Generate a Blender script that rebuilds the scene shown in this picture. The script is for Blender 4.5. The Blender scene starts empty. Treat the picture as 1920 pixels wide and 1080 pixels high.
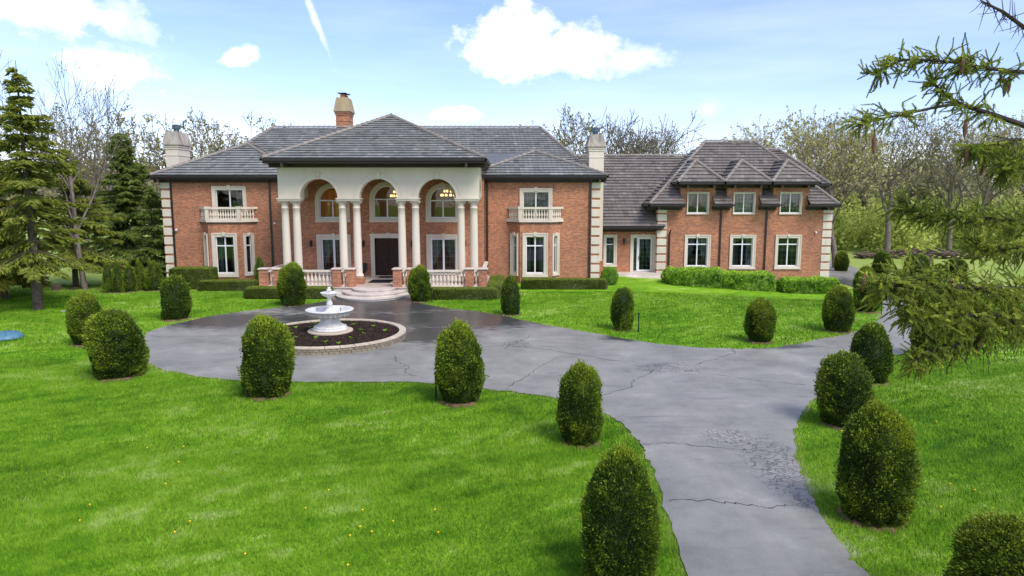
import bpy, bmesh, math, random
import numpy as np
from mathutils import Vector, Matrix

random.seed(7)
RNG = np.random.default_rng(7)
S = bpy.context.scene
COL = S.collection
R = math.radians

# ------------------------------------------------------------------ camera, sky, sun, exposure
cam = bpy.data.cameras.new('camera')
cam.sensor_width = 36.0
cam.lens = 36.0 * 1300 / 1920
cam.clip_start = 0.1
cam.clip_end = 2000
camo = bpy.data.objects.new('camera', cam)
COL.objects.link(camo)
camo.location = (0, 0, 6.0)
camo.rotation_euler = (R(90 - 7.67), 0, 0)
S.camera = camo

SUN_DIR = Vector((0.50, -0.62, 0.95)).normalized()
world = bpy.data.worlds.new('World')
S.world = world
world.use_nodes = True
wn, wl = world.node_tree.nodes, world.node_tree.links
wn.clear()

def wmath(op, a, b=None, c=None, clamp=False):
    n = wn.new('ShaderNodeMath'); n.operation = op; n.use_clamp = clamp
    for i, v in enumerate((a, b, c)):
        if v is None: continue
        if isinstance(v, (int, float)): n.inputs[i].default_value = v
        else: wl.new(v, n.inputs[i])
    return n.outputs[0]

sky = wn.new('ShaderNodeTexSky')
sky.sky_type = 'NISHITA'
sky.sun_disc = False
sky.sun_elevation = math.asin(SUN_DIR.z)
sky.sun_rotation = math.atan2(SUN_DIR.x, SUN_DIR.y)
sky.altitude = 200
sky.air_density = 1.0
sky.dust_density = 0.6
sky.ozone_density = 3.0
tc = wn.new('ShaderNodeTexCoord')
sep = wn.new('ShaderNodeSeparateXYZ'); wl.new(tc.outputs['Generated'], sep.inputs[0])
az = wmath('MULTIPLY', wmath('ARCTAN2', sep.outputs[0], sep.outputs[1]), 180 / math.pi)
el = wmath('MULTIPLY', wmath('ARCSINE', sep.outputs[2]), 180 / math.pi)
cmb = wn.new('ShaderNodeCombineXYZ'); wl.new(az, cmb.inputs[0]); wl.new(el, cmb.inputs[1])

def wnoise(scale, detail, rough, sx=1, sy=1, off=0.0, dist=0.0):
    mp = wn.new('ShaderNodeMapping'); wl.new(cmb.outputs[0], mp.inputs[0])
    mp.inputs['Scale'].default_value = (sx, sy, 1); mp.inputs['Location'].default_value = (off, off * .7, off)
    n = wn.new('ShaderNodeTexNoise'); wl.new(mp.outputs[0], n.inputs['Vector'])
    n.inputs['Scale'].default_value = scale; n.inputs['Detail'].default_value = detail
    n.inputs['Roughness'].default_value = rough; n.inputs['Distortion'].default_value = dist
    return n.outputs['Fac']

fine = wnoise(0.42, 9, 0.62, 1, 1.25)

def blob(a0, e0, ra, re, tilt=0.0, amp=2.6, soft=0.55, level=1.0, flat=1.0):
    """one cumulus: an ellipse on the sky with a ragged, noise-eaten outline; flat > 1 squares off its base"""
    da = wmath('SUBTRACT', az, a0); de = wmath('SUBTRACT', el, e0)
    ct, st = math.cos(R(tilt)), math.sin(R(tilt))
    u = wmath('ADD', wmath('MULTIPLY', da, ct / ra), wmath('MULTIPLY', de, st / ra))
    v = wmath('ADD', wmath('MULTIPLY', da, -st / re), wmath('MULTIPLY', de, ct / re))
    if flat != 1.0:
        v = wmath('MULTIPLY', v, wmath('ADD', 1.0, wmath('MULTIPLY', wmath('LESS_THAN', v, 0.0), flat - 1.0)))
    r = wmath('SQRT', wmath('ADD', wmath('MULTIPLY', u, u), wmath('MULTIPLY', v, v)))
    k = wmath('ADD', wmath('SUBTRACT', 1.0, r), wmath('MULTIPLY', wmath('SUBTRACT', fine, 0.5), amp))
    k = wmath('DIVIDE', k, soft, clamp=True)
    return wmath('MULTIPLY', wmath('SMOOTH_MIN', k, 1.0, 0.1), level)

blobs = [
    (0.6, 11.4, 5.2, 3.7, 0, 1.9, .50, 1.0, 1.35), (4.5, 10.9, 5.6, 2.5, -6, 1.9, .60, 1.0, 1.5), (8.6, 10.3, 3.8, 1.7, 0, 2.2, 1.0, .8, 1.5),
    (-34.0, 12.4, 6.2, 3.4, 0, 2.2, .6, 1.0, 1.4), (-28.6, 11.9, 3.2, 1.7, -20, 2.4, .9, .7, 1.2), (-29.3, 8.5, 3.8, 2.0, 0, 2.3, .75, .95, 1.3),
    (-20.9, 10.0, 1.7, .8, 15, 1.9, .6, .85, 1.2), (-4.6, 6.3, 2.4, .8, 0, 1.6, .6, .85, 1.5), (15.5, 6.6, 1.2, .9, 0, 1.6, 1.0, .35, 1.0),
    (-15.1, 12.7, .30, 3.4, 21, 1.9, 1.3, .8, 1.0), (28.0, 2.6, 7.0, 1.3, 0, 2.2, 1.0, .5, 1.2), (-24.0, 4.2, 5.0, 1.2, 0, 2.2, 1.2, .45, 1.2),
]
mask = None
for b in blobs:
    k = blob(*b)
    mask = k if mask is None else wmath('MAXIMUM', mask, k)
# the same broken cumulus goes on over the rest of the sky
front = wmath('MULTIPLY', wmath('LESS_THAN', wmath('ABSOLUTE', az), 42.0), wmath('LESS_THAN', el, 17.0))
rest = wnoise(0.055, 8, 0.6, 1, 1.6, 31.0)
rest = wmath('DIVIDE', wmath('SUBTRACT', rest, 0.52), 0.10, clamp=True)
mask = wmath('MAXIMUM', mask, wmath('MULTIPLY', rest, wmath('SUBTRACT', 1.0, front)))
# thin cirrus veil, streaked along the horizon
veil = wmath('MULTIPLY', wmath('SUBTRACT', wnoise(0.10, 6, 0.6, 0.35, 2.2, 5.0), 0.42), 1.5, clamp=True)
veil = wmath('MULTIPLY', veil, 0.42)
mask = wmath('ADD', mask, wmath('MULTIPLY', veil, wmath('SUBTRACT', 1.0, mask)))
mixc = wn.new('ShaderNodeMix'); mixc.data_type = 'RGBA'
wl.new(mask, mixc.inputs['Factor'])
tint = wn.new('ShaderNodeMix'); tint.data_type = 'RGBA'; tint.blend_type = 'MULTIPLY'; tint.inputs['Factor'].default_value = 1.0
wl.new(sky.outputs[0], tint.inputs['A']); tint.inputs['B'].default_value = (.92, .865, 1.04, 1)
wl.new(tint.outputs['Result'], mixc.inputs['A'])
mixc.inputs['B'].default_value = (6.4, 6.5, 6.7, 1)
bg = wn.new('ShaderNodeBackground'); bg.inputs['Strength'].default_value = 0.112
wl.new(mixc.outputs['Result'], bg.inputs['Color'])
wo = wn.new('ShaderNodeOutputWorld'); wl.new(bg.outputs[0], wo.inputs[0])

sun = bpy.data.lights.new('sun', 'SUN')
sun.energy = 1.6
sun.angle = R(24)
sun.color = (1.0, 0.96, 0.90)
suno = bpy.data.objects.new('sun', sun)
COL.objects.link(suno)
suno.rotation_euler = SUN_DIR.to_track_quat('Z', 'Y').to_euler()
suno.location = (40, -40, 60)

S.view_settings.view_transform = 'Standard'
S.view_settings.look = 'None'
S.view_settings.gamma = 1.0
S.view_settings.use_curve_mapping = False
S.view_settings.exposure = 1.08
S.render.engine = 'CYCLES'
S.cycles.max_bounces = 8
S.cycles.transparent_max_bounces = 12

# ------------------------------------------------------------------ helpers: materials
class NT:
    def __init__(s, name):
        s.m = bpy.data.materials.new(name); s.m.use_nodes = True
        s.n, s.l = s.m.node_tree.nodes, s.m.node_tree.links
        s.n.clear()
        s.out = s.n.new('ShaderNodeOutputMaterial')
    def new(s, t, **kw):
        n = s.n.new(t)
        for k, v in kw.items(): setattr(n, k, v)
        return n
    def link(s, a, b): s.l.new(a, b)
    def put(s, v, sock):
        if isinstance(v, (int, float)): sock.default_value = v
        elif isinstance(v, tuple): sock.default_value = v if len(v) == 4 or sock.type == 'VECTOR' else (*v, 1)
        else: s.l.new(v, sock)
    def math(s, op, a, b=None, c=None, clamp=False):
        n = s.new('ShaderNodeMath', operation=op, use_clamp=clamp)
        for i, v in enumerate((a, b, c)):
            if v is not None: s.put(v, n.inputs[i])
        return n.outputs[0]
    def pos(s):
        return s.new('ShaderNodeNewGeometry').outputs['Position']
    def noise(s, scale, detail=4, rough=.55, vec=None, sc=None, dist=0.0):
        v = vec if vec is not None else s.pos()
        if sc:
            mp = s.new('ShaderNodeMapping'); s.link(v, mp.inputs[0]); mp.inputs['Scale'].default_value = sc; v = mp.outputs[0]
        n = s.new('ShaderNodeTexNoise'); s.link(v, n.inputs['Vector'])
        n.inputs['Scale'].default_value = scale; n.inputs['Detail'].default_value = detail; n.inputs['Roughness'].default_value = rough
        n.inputs['Distortion'].default_value = dist
        return n.outputs['Fac']
    def ramp(s, f, stops):
        r = s.new('ShaderNodeValToRGB'); s.put(f, r.inputs[0])
        e = r.color_ramp.elements
        while len(e) < len(stops): e.new(0.5)
        for i, (p, c) in enumerate(stops):
            e[i].position = p; e[i].color = (*c, 1) if len(c) == 3 else c
        return r.outputs[0]
    def mix(s, f, a, b, blend='MIX'):
        n = s.new('ShaderNodeMix', data_type='RGBA', blend_type=blend)
        s.put(f, n.inputs['Factor']); s.put(a, n.inputs['A']); s.put(b, n.inputs['B'])
        return n.outputs['Result']
    def attr(s, name='tint'):
        return s.new('ShaderNodeAttribute', attribute_name=name).outputs['Fac']
    def bump(s, h, dist=.01, strength=1.0):
        b = s.new('ShaderNodeBump'); b.inputs['Distance'].default_value = dist; b.inputs['Strength'].default_value = strength
        s.put(h, b.inputs['Height']); return b.outputs[0]
    def bsdf(s, col, rough=.6, spec=.3, metal=0.0, normal=None, emit=None, es=0.0):
        p = s.new('ShaderNodeBsdfPrincipled')
        s.put(col, p.inputs['Base Color']); s.put(rough, p.inputs['Roughness'])
        s.put(spec, p.inputs['Specular IOR Level']); s.put(metal, p.inputs['Metallic'])
        if normal is not None: s.link(normal, p.inputs['Normal'])
        if emit: p.inputs['Emission Color'].default_value = (*emit, 1); p.inputs['Emission Strength'].default_value = es
        return p.outputs[0]
    def done(s, sh):
        s.link(sh, s.out.inputs[0]); return s.m

def simple(name, c1, c2=None, scale=3.0, rough=.6, spec=.3, metal=0.0, bump=0.0, bscale=40, attr=False, streak=False):
    t = NT(name)
    c2 = c2 or tuple(v * .75 for v in c1)
    f = t.noise(scale, 5, .6, sc=(1, 1, .25) if streak else None)
    f = t.ramp(f, [(.32, (0, 0, 0)), (.68, (1, 1, 1))])
    if attr: f = t.math('ADD', t.math('MULTIPLY', f, .35), t.math('MULTIPLY', t.attr(), .65))
    col = t.mix(f, c1, c2)
    nm = t.bump(t.noise(bscale, 4), bump) if bump else None
    return t.done(t.bsdf(col, rough, spec, metal, nm))

MT = {}
def brick_mat(name, c1, c2, mortar):
    t = NT(name)
    g = t.new('ShaderNodeNewGeometry')
    cr = t.new('ShaderNodeVectorMath', operation='CROSS_PRODUCT'); t.link(g.outputs['True Normal'], cr.inputs[0]); cr.inputs[1].default_value = (0, 0, 1)
    dt = t.new('ShaderNodeVectorMath', operation='DOT_PRODUCT'); t.link(cr.outputs[0], dt.inputs[0]); t.link(g.outputs['Position'], dt.inputs[1])
    sp = t.new('ShaderNodeSeparateXYZ'); t.link(g.outputs['Position'], sp.inputs[0])
    cb = t.new('ShaderNodeCombineXYZ'); t.link(dt.outputs['Value'], cb.inputs[0]); t.link(sp.outputs[2], cb.inputs[1])
    b = t.new('ShaderNodeTexBrick'); t.link(cb.outputs[0], b.inputs['Vector'])
    b.inputs['Scale'].default_value = 1.0
    b.inputs['Brick Width'].default_value = .225; b.inputs['Row Height'].default_value = .078
    b.inputs['Mortar Size'].default_value = .010; b.inputs['Mortar Smooth'].default_value = .2; b.inputs['Bias'].default_value = -.1
    b.inputs['Color1'].default_value = (*c1, 1); b.inputs['Color2'].default_value = (*c2, 1); b.inputs['Mortar'].default_value = (*mortar, 1)
    big = t.ramp(t.noise(.55, 5, .6), [(.3, (.80, .80, .84)), (.7, (1.14, 1.10, 1.06))])
    small = t.ramp(t.noise(5.0, 4, .7, sc=(.8, .8, 2.2)), [(.32, (.72, .73, .74)), (.68, (1.26, 1.24, 1.22))])
    col = t.mix(1.0, t.mix(1.0, b.outputs['Color'], big, 'MULTIPLY'), small, 'MULTIPLY')
    nm = t.bump(t.math('SUBTRACT', 1.0, b.outputs['Fac']), .012)
    return t.done(t.bsdf(col, .85, .15, 0, nm))
MT['brick'] = brick_mat('red_brick', (.55, .200, .092), (.28, .090, .048), (.55, .41, .29))
MT['stone'] = simple('cast_stone', (.72, .63, .51), (.58, .50, .40), 1.2, .8, .2, bump=.004, streak=True)
MT['stucco'] = simple('stucco', (.71, .62, .50), (.62, .54, .435), .7, .85, .15, bump=.004, bscale=60, streak=True)
MT['cap'] = simple('weathered_cap', (.52, .46, .38), (.20, .175, .15), 2.2, .85, .15, bump=.01, streak=True)
MT['tan'] = simple('tan_hood', (.42, .33, .20), (.30, .23, .14), 2.0, .8, .2, bump=.006, streak=True)
MT['paint'] = simple('white_paint', (.80, .80, .79), (.72, .72, .71), 2, .4, .4)
MT['gutter'] = simple('bronze_gutter', (.030, .022, .019), (.020, .015, .013), 2, .35, .45)
MT['soffit'] = simple('brown_soffit', (.060, .040, .033), (.045, .030, .025), 2, .6, .3)
MT['metal'] = simple('grey_flashing', (.17, .175, .18), (.13, .135, .14), 1.5, .45, .4, .2)
MT['flue'] = simple('flue_metal', (.14, .18, .21), (.08, .10, .12), 3, .4, .5, .7)
MT['clay'] = simple('clay_flue', (.45, .16, .07), None, 3, .8)
MT['porch'] = simple('porch_stone', (.64, .52, .44), (.50, .41, .34), 1.3, .35, .4, bump=.002)
MT['step'] = simple('step_stone', (.74, .66, .57), (.52, .45, .38), 1.6, .5, .35, bump=.004)
MT['door'] = simple('carved_door', (.060, .028, .018), (.018, .010, .008), 9, .6, .2, bump=.01, bscale=16)
MT['iron'] = simple('dark_iron', (.02, .02, .022), None, 3, .5, .4)
MT['mat'] = simple('rubber_mat', (.018, .018, .02), None, 20, .9, .1)
MT['marble'] = simple('white_cast', (.78, .76, .73), (.52, .49, .44), 3.2, .6, .3, bump=.004, streak=True)
MT['white'] = simple('white_plastic', (.78, .78, .78), None, 2, .4, .4)
MT['room'] = simple('room_wall', (.30, .23, .16), (.24, .18, .12), .6, .8, .2)
MT['curtain'] = simple('pale_curtain', (.36, .34, .30), (.26, .25, .22), 3, .9, .1)
def amber():
    t = NT('amber_curtain'); d = t.bsdf((.55, .27, .08), .9, .1); tl = t.new('ShaderNodeBsdfTranslucent'); tl.inputs[0].default_value = (.85, .45, .14, 1)
    mx = t.new('ShaderNodeMixShader'); mx.inputs[0].default_value = .7; t.link(d, mx.inputs[1]); t.link(tl.outputs[0], mx.inputs[2]); return t.done(mx.outputs[0])
MT['amber'] = amber()
MT['kerb'] = simple('kerb_stone', (.30, .25, .18), (.09, .08, .06), 2.2, .85, .15, bump=.01, bscale=25, attr=True)
MT['kerbcap'] = simple('kerb_cap', (.60, .50, .38), (.45, .37, .27), 2.0, .8, .2, bump=.004)
MT['dome'] = simple('blue_lid', (.10, .22, .30), (.06, .15, .22), 3, .45, .4)
MT['post'] = simple('post_paint', (.012, .035, .022), None, 3, .45, .4)
MT['rock'] = simple('rock', (.42, .37, .30), (.26, .23, .19), 3, .85, .15, bump=.02, bscale=9)
MT['wood'] = simple('cut_wood', (.16, .12, .085), (.08, .06, .045), 5, .9, .1, bump=.01)
MT['bark'] = simple('spruce_bark', (.12, .095, .075), (.055, .043, .035), 6, .9, .1, bump=.02, bscale=18)
MT['oakbark'] = simple('oak_bark', (.21, .178, .145), (.10, .083, .067), 4, .9, .1, bump=.02, bscale=14)
MT['oaktrunk'] = simple('oak_trunk', (.25, .21, .17), (.12, .10, .08), 4, .9, .1, bump=.03, bscale=10)
MT['twig'] = simple('spruce_twig', (.060, .045, .040), (.035, .026, .024), 9, .85, .15)
MT['cone'] = simple('spruce_cone', (.26, .13, .08), (.15, .075, .048), 20, .7, .2, attr=True)
MT['yellow'] = simple('dandelion_yellow', (.85, .62, .02), None, 5, .7, .2)
MT['mulchchip'] = simple('mulch_chip', (.085, .055, .040), (.030, .020, .016), 5, .95, .08, attr=True)

def tile_mat(name, c1, c2, c3):
    t = NT(name)
    col = t.ramp(t.attr(), [(0, c1), (.15, c2), (.85, c2), (1, c3)])
    col = t.mix(1.0, col, t.ramp(t.noise(1.1, 5, .65), [(.3, (.78, .78, .80)), (.7, (1.16, 1.15, 1.12))]), 'MULTIPLY')
    rg = t.math('ADD', .27, t.math('MULTIPLY', t.noise(.7, 4), .3))
    return t.done(t.bsdf(col, rg, .5, 0, t.bump(t.noise(25, 4), .006)))
MT['tile'] = tile_mat('grey_roof_tile', (.155, .155, .146), (.240, .240, .226), (.33, .328, .308))
MT['tile2'] = tile_mat('brown_roof_tile', (.115, .100, .087), (.180, .156, .136), (.245, .213, .186))
MT['ridge'] = simple('ridge_tile', (.30, .26, .22), (.20, .172, .147), 3, .6, .3, attr=True)

def glass():
    t = NT('window_glass')
    tr = t.new('ShaderNodeBsdfTransparent'); tr.inputs[0].default_value = (.80, .86, .85, 1)
    gl = t.new('ShaderNodeBsdfGlossy'); gl.inputs['Roughness'].default_value = .015; gl.inputs[0].default_value = (1, 1, 1, 1)
    wob = t.bump(t.noise(1.3, 2), .02, .25); t.link(wob, gl.inputs['Normal'])
    fr = t.new('ShaderNodeFresnel'); fr.inputs[0].default_value = 1.5
    mx = t.new('ShaderNodeMixShader'); t.link(fr.outputs[0], mx.inputs[0]); t.link(tr.outputs[0], mx.inputs[1]); t.link(gl.outputs[0], mx.inputs[2])
    return t.done(mx.outputs[0])
MT['glass'] = glass()

def bulb():
    t = NT('lit_bulb'); e = t.new('ShaderNodeEmission'); e.inputs[0].default_value = (1, .50, .16, 1); e.inputs[1].default_value = 2.2
    return t.done(e.outputs[0])
MT['bulb'] = bulb()

def leafy(name, dark, mid, tip, rough=.55, trans=.25, spec=.25, nscale=1.5, up=0.0):
    t = NT(name)
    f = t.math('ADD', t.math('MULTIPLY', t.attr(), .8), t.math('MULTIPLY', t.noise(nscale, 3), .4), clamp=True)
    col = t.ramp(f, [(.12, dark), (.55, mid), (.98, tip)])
    nv = None
    if up:
        gn = t.new('ShaderNodeNewGeometry'); vm = t.new('ShaderNodeMix', data_type='VECTOR'); vm.inputs['Factor'].default_value = up; t.link(gn.outputs['Normal'], vm.inputs['A']); vm.inputs['B'].default_value = (0, -.3, 1); nv = vm.outputs[1]
    p = t.bsdf(col, rough, spec, 0, nv)
    tl = t.new('ShaderNodeBsdfTranslucent'); t.put(col, tl.inputs[0])
    mx = t.new('ShaderNodeMixShader'); mx.inputs[0].default_value = trans
    t.link(p, mx.inputs[1]); t.link(tl.outputs[0], mx.inputs[2])
    return t.done(mx.outputs[0])
MT['thuja'] = leafy('clipped_thuja', (.012, .028, .003), (.070, .122, .008), (.250, .325, .018), up=.2)
MT['yew'] = leafy('clipped_yew', (.034, .056, .008), (.095, .135, .014), (.230, .280, .026), up=.3)
MT['laurel'] = leafy('bright_shrub', (.060, .140, .008), (.170, .350, .012), (.360, .560, .028), up=.45)
MT['needle'] = leafy('spruce_needles', (.085, .120, .018), (.200, .240, .032), (.390, .410, .070), up=.5)
MT['needle_y'] = leafy('yellowish_needles', (.110, .125, .016), (.240, .255, .030), (.430, .420, .060), up=.5)
MT['needle_d'] = leafy('dark_needles', (.058, .095, .020), (.135, .190, .034), (.260, .320, .060), up=.5)
MT['needle_n'] = leafy('near_needles', (.080, .130, .012), (.230, .300, .022), (.520, .580, .065), nscale=4, up=.5)
MT['bud'] = leafy('spring_leaves', (.240, .215, .075), (.420, .380, .120), (.580, .550, .210), trans=.45, up=.5)
MT['bud_d'] = leafy('oak_buds', (.150, .140, .045), (.260, .240, .070), (.380, .350, .110), trans=.4, up=.5)
MT['thicket'] = leafy('thicket_leaves', (.250, .320, .050), (.460, .540, .090), (.650, .690, .190), trans=.45, nscale=.25, up=.5)
MT['farwood'] = leafy('far_wood', (.170, .160, .080), (.280, .270, .120), (.400, .390, .190), trans=.4, nscale=.12, up=.5)

def lawn_color(t, k=1.12):
    p = t.pos()
    a = t.noise(.22, 5, .6); b = t.noise(2.2, 5, .7); c = t.noise(14, 3, .6)
    # mower passes bend round the drive: swirled bands
    mp_ = t.new('ShaderNodeMapping'); t.link(p, mp_.inputs[0]); mp_.inputs['Rotation'].default_value = (0, 0, R(-28))
    st = t.noise(.42, 4, .55, vec=mp_.outputs[0], sc=(.6, 1.9, 1), dist=2.2)
    f = t.math('ADD', t.math('MULTIPLY', a, .40), t.math('ADD', t.math('MULTIPLY', b, .32), t.math('MULTIPLY', st, .38)))
    f = t.math('SUBTRACT', f, .05)
    col = t.ramp(f, [(.37, (.072, .205, .005)), (.455, (.145, .325, .010)), (.54, (.235, .430, .022)), (.64, (.430, .580, .150))])
    col = t.mix(1.0, col, t.ramp(c, [(.3, (.78, .78, .78)), (.7, (1.2, 1.2, 1.2))]), 'MULTIPLY')
    # older, paler grass in the far paddocks
    sp = t.new('ShaderNodeSeparateXYZ'); t.link(p, sp.inputs[0])
    far = t.math('MULTIPLY', t.math('DIVIDE', t.math('SUBTRACT', sp.outputs[1], 41.0), 9.0, clamp=True), t.math('ADD', t.math('LESS_THAN', sp.outputs[0], -16.0), t.math('GREATER_THAN', sp.outputs[0], 24.5)))
    return t.mix(t.math('MULTIPLY', far, .75), col, t.ramp(t.noise(.3, 4), [(.35, (.26, .33, .075)), (.65, (.38, .42, .14))]))
def lawn_mat(name, blade):
    t = NT(name); col = lawn_color(t)
    if blade:
        col = t.mix(1.0, col, t.ramp(t.attr(), [(0, (.60, .70, .50)), (.5, (1.05, 1.05, 1.0)), (.86, (1.5, 1.38, 1.6)), (1, (1.9, 1.15, 6.0))]), 'MULTIPLY')
        gn = t.new('ShaderNodeNewGeometry'); vm = t.new('ShaderNodeMix', data_type='VECTOR'); vm.inputs['Factor'].default_value = .72; t.link(gn.outputs['Normal'], vm.inputs['A']); vm.inputs['B'].default_value = (0, 0, 1)
        p = t.bsdf(col, .6, .2, 0, vm.outputs[1]); tl = t.new('ShaderNodeBsdfTranslucent'); t.put(col, tl.inputs[0])
        mx = t.new('ShaderNodeMixShader'); mx.inputs[0].default_value = .25
        t.link(p, mx.inputs[1]); t.link(tl.outputs[0], mx.inputs[2])
        return t.done(mx.outputs[0])
    h = t.math('ADD', t.noise(30, 3), t.math('MULTIPLY', t.noise(6, 3), .6))
    return t.done(t.bsdf(col, .8, .1, 0, t.bump(h, .05, .7)))
MT['lawn'] = lawn_mat('lawn_turf', False)
MT['blade'] = lawn_mat('grass_blades', True)

def asphalt():
    t = NT('asphalt')
    p = t.pos(); sp = t.new('ShaderNodeSeparateXYZ'); t.link(p, sp.inputs[0])
    def near(x, y, rx, ry):
        u = t.math('DIVIDE', t.math('SUBTRACT', sp.outputs[0], x), rx); v = t.math('DIVIDE', t.math('SUBTRACT', sp.outputs[1], y), ry)
        r = t.math('SQRT', t.math('ADD', t.math('MULTIPLY', u, u), t.math('MULTIPLY', v, v)))
        return t.math('SUBTRACT', 1.0, r)
    n1 = t.noise(.55, 8, .72); n2 = t.noise(3.0, 5, .6, sc=(.5, 1.4, 1)); grit = t.noise(90, 2)
    # water still standing in the low parts: by the steps, round the bed, along the lawn edge; one oval there paints a shrub's dark reflection into the colour
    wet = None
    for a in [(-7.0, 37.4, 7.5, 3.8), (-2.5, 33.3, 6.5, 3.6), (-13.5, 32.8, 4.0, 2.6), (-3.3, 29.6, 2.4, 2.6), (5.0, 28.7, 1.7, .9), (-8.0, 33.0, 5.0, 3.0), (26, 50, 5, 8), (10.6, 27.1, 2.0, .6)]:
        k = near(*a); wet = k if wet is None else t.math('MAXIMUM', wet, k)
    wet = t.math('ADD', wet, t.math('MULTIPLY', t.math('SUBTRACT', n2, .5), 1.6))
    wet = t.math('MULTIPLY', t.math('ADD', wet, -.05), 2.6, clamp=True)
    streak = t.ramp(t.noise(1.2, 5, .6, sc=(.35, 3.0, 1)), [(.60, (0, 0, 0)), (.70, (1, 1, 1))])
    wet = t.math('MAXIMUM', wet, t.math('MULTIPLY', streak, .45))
    dry = t.ramp(n1, [(.32, (.165, .157, .136)), (.47, (.235, .225, .196)), (.58, (.275, .263, .230)), (.70, (.350, .335, .292))])
    dry = t.mix(1.0, dry, t.ramp(grit, [(.25, (.76, .76, .76)), (.75, (1.22, 1.22, 1.22))]), 'MULTIPLY')
    # sandy wheel line
    ln = t.math('ABSOLUTE', t.math('SUBTRACT', sp.outputs[0], t.math('ADD', 4.15, t.math('MULTIPLY', t.noise(.6, 3), .5))))
    sand = t.math('MULTIPLY', t.math('SUBTRACT', 1.0, t.math('MULTIPLY', ln, 6.0), clamp=True), t.math('LESS_THAN', sp.outputs[1], 15.5))
    dry = t.mix(t.math('MULTIPLY', sand, t.math('MULTIPLY', t.noise(3, 4), .6)), dry, (.32, .29, .26))
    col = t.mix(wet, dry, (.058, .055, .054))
    # crazed patches
    vz = t.new('ShaderNodeTexVoronoi', feature='DISTANCE_TO_EDGE'); vz.inputs['Scale'].default_value = 3.6
    wv = t.new('ShaderNodeVectorMath', operation='ADD'); t.link(p, wv.inputs[0])
    nz = t.new('ShaderNodeTexNoise'); nz.inputs['Scale'].default_value = 2.5; t.link(p, nz.inputs['Vector'])
    t.link(nz.outputs['Color'], wv.inputs[1]); t.link(wv.outputs[0], vz.inputs['Vector'])
    crz = None
    for a in [(5.55, 23.6, 1.7, .8), (6.0, 14.6, .9, 2.6), (5.4, 16.6, .8, .8), (.2, 27.5, .7, .8)]:
        k = near(*a); crz = k if crz is None else t.math('MAXIMUM', crz, k)
    crz = t.math('MULTIPLY', t.math('ADD', crz, t.math('SUBTRACT', n2, .5)), 3.0, clamp=True)
    line = t.math('SUBTRACT', 1.0, t.math('DIVIDE', vz.outputs['Distance'], .085), clamp=True)
    ck = t.math('MULTIPLY', line, crz)
    col = t.mix(t.math('MULTIPLY', ck, .8), col, (.03, .03, .033))
    rg = t.math('SUBTRACT', t.math('ADD', .40, t.math('MULTIPLY', n1, .2)), t.math('MULTIPLY', wet, .20))
    h = t.math('SUBTRACT', t.math('MULTIPLY', grit, .25), ck)
    bp = t.new('ShaderNodeBump'); bp.inputs['Distance'].default_value = .006
    t.put(t.math('SUBTRACT', 1.0, t.math('MULTIPLY', wet, .8)), bp.inputs['Strength']); t.put(h, bp.inputs['Height'])
    return t.done(t.bsdf(col, rg, .5, 0, bp.outputs[0]))
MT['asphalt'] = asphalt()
MT['crack'] = simple('crack_fill', (.035, .034, .037), None, 5, .7, .2)
MT['soil'] = simple('dark_mulch', (.050, .034, .026), (.022, .015, .012), 4, .95, .08, bump=.04, bscale=22)

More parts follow.
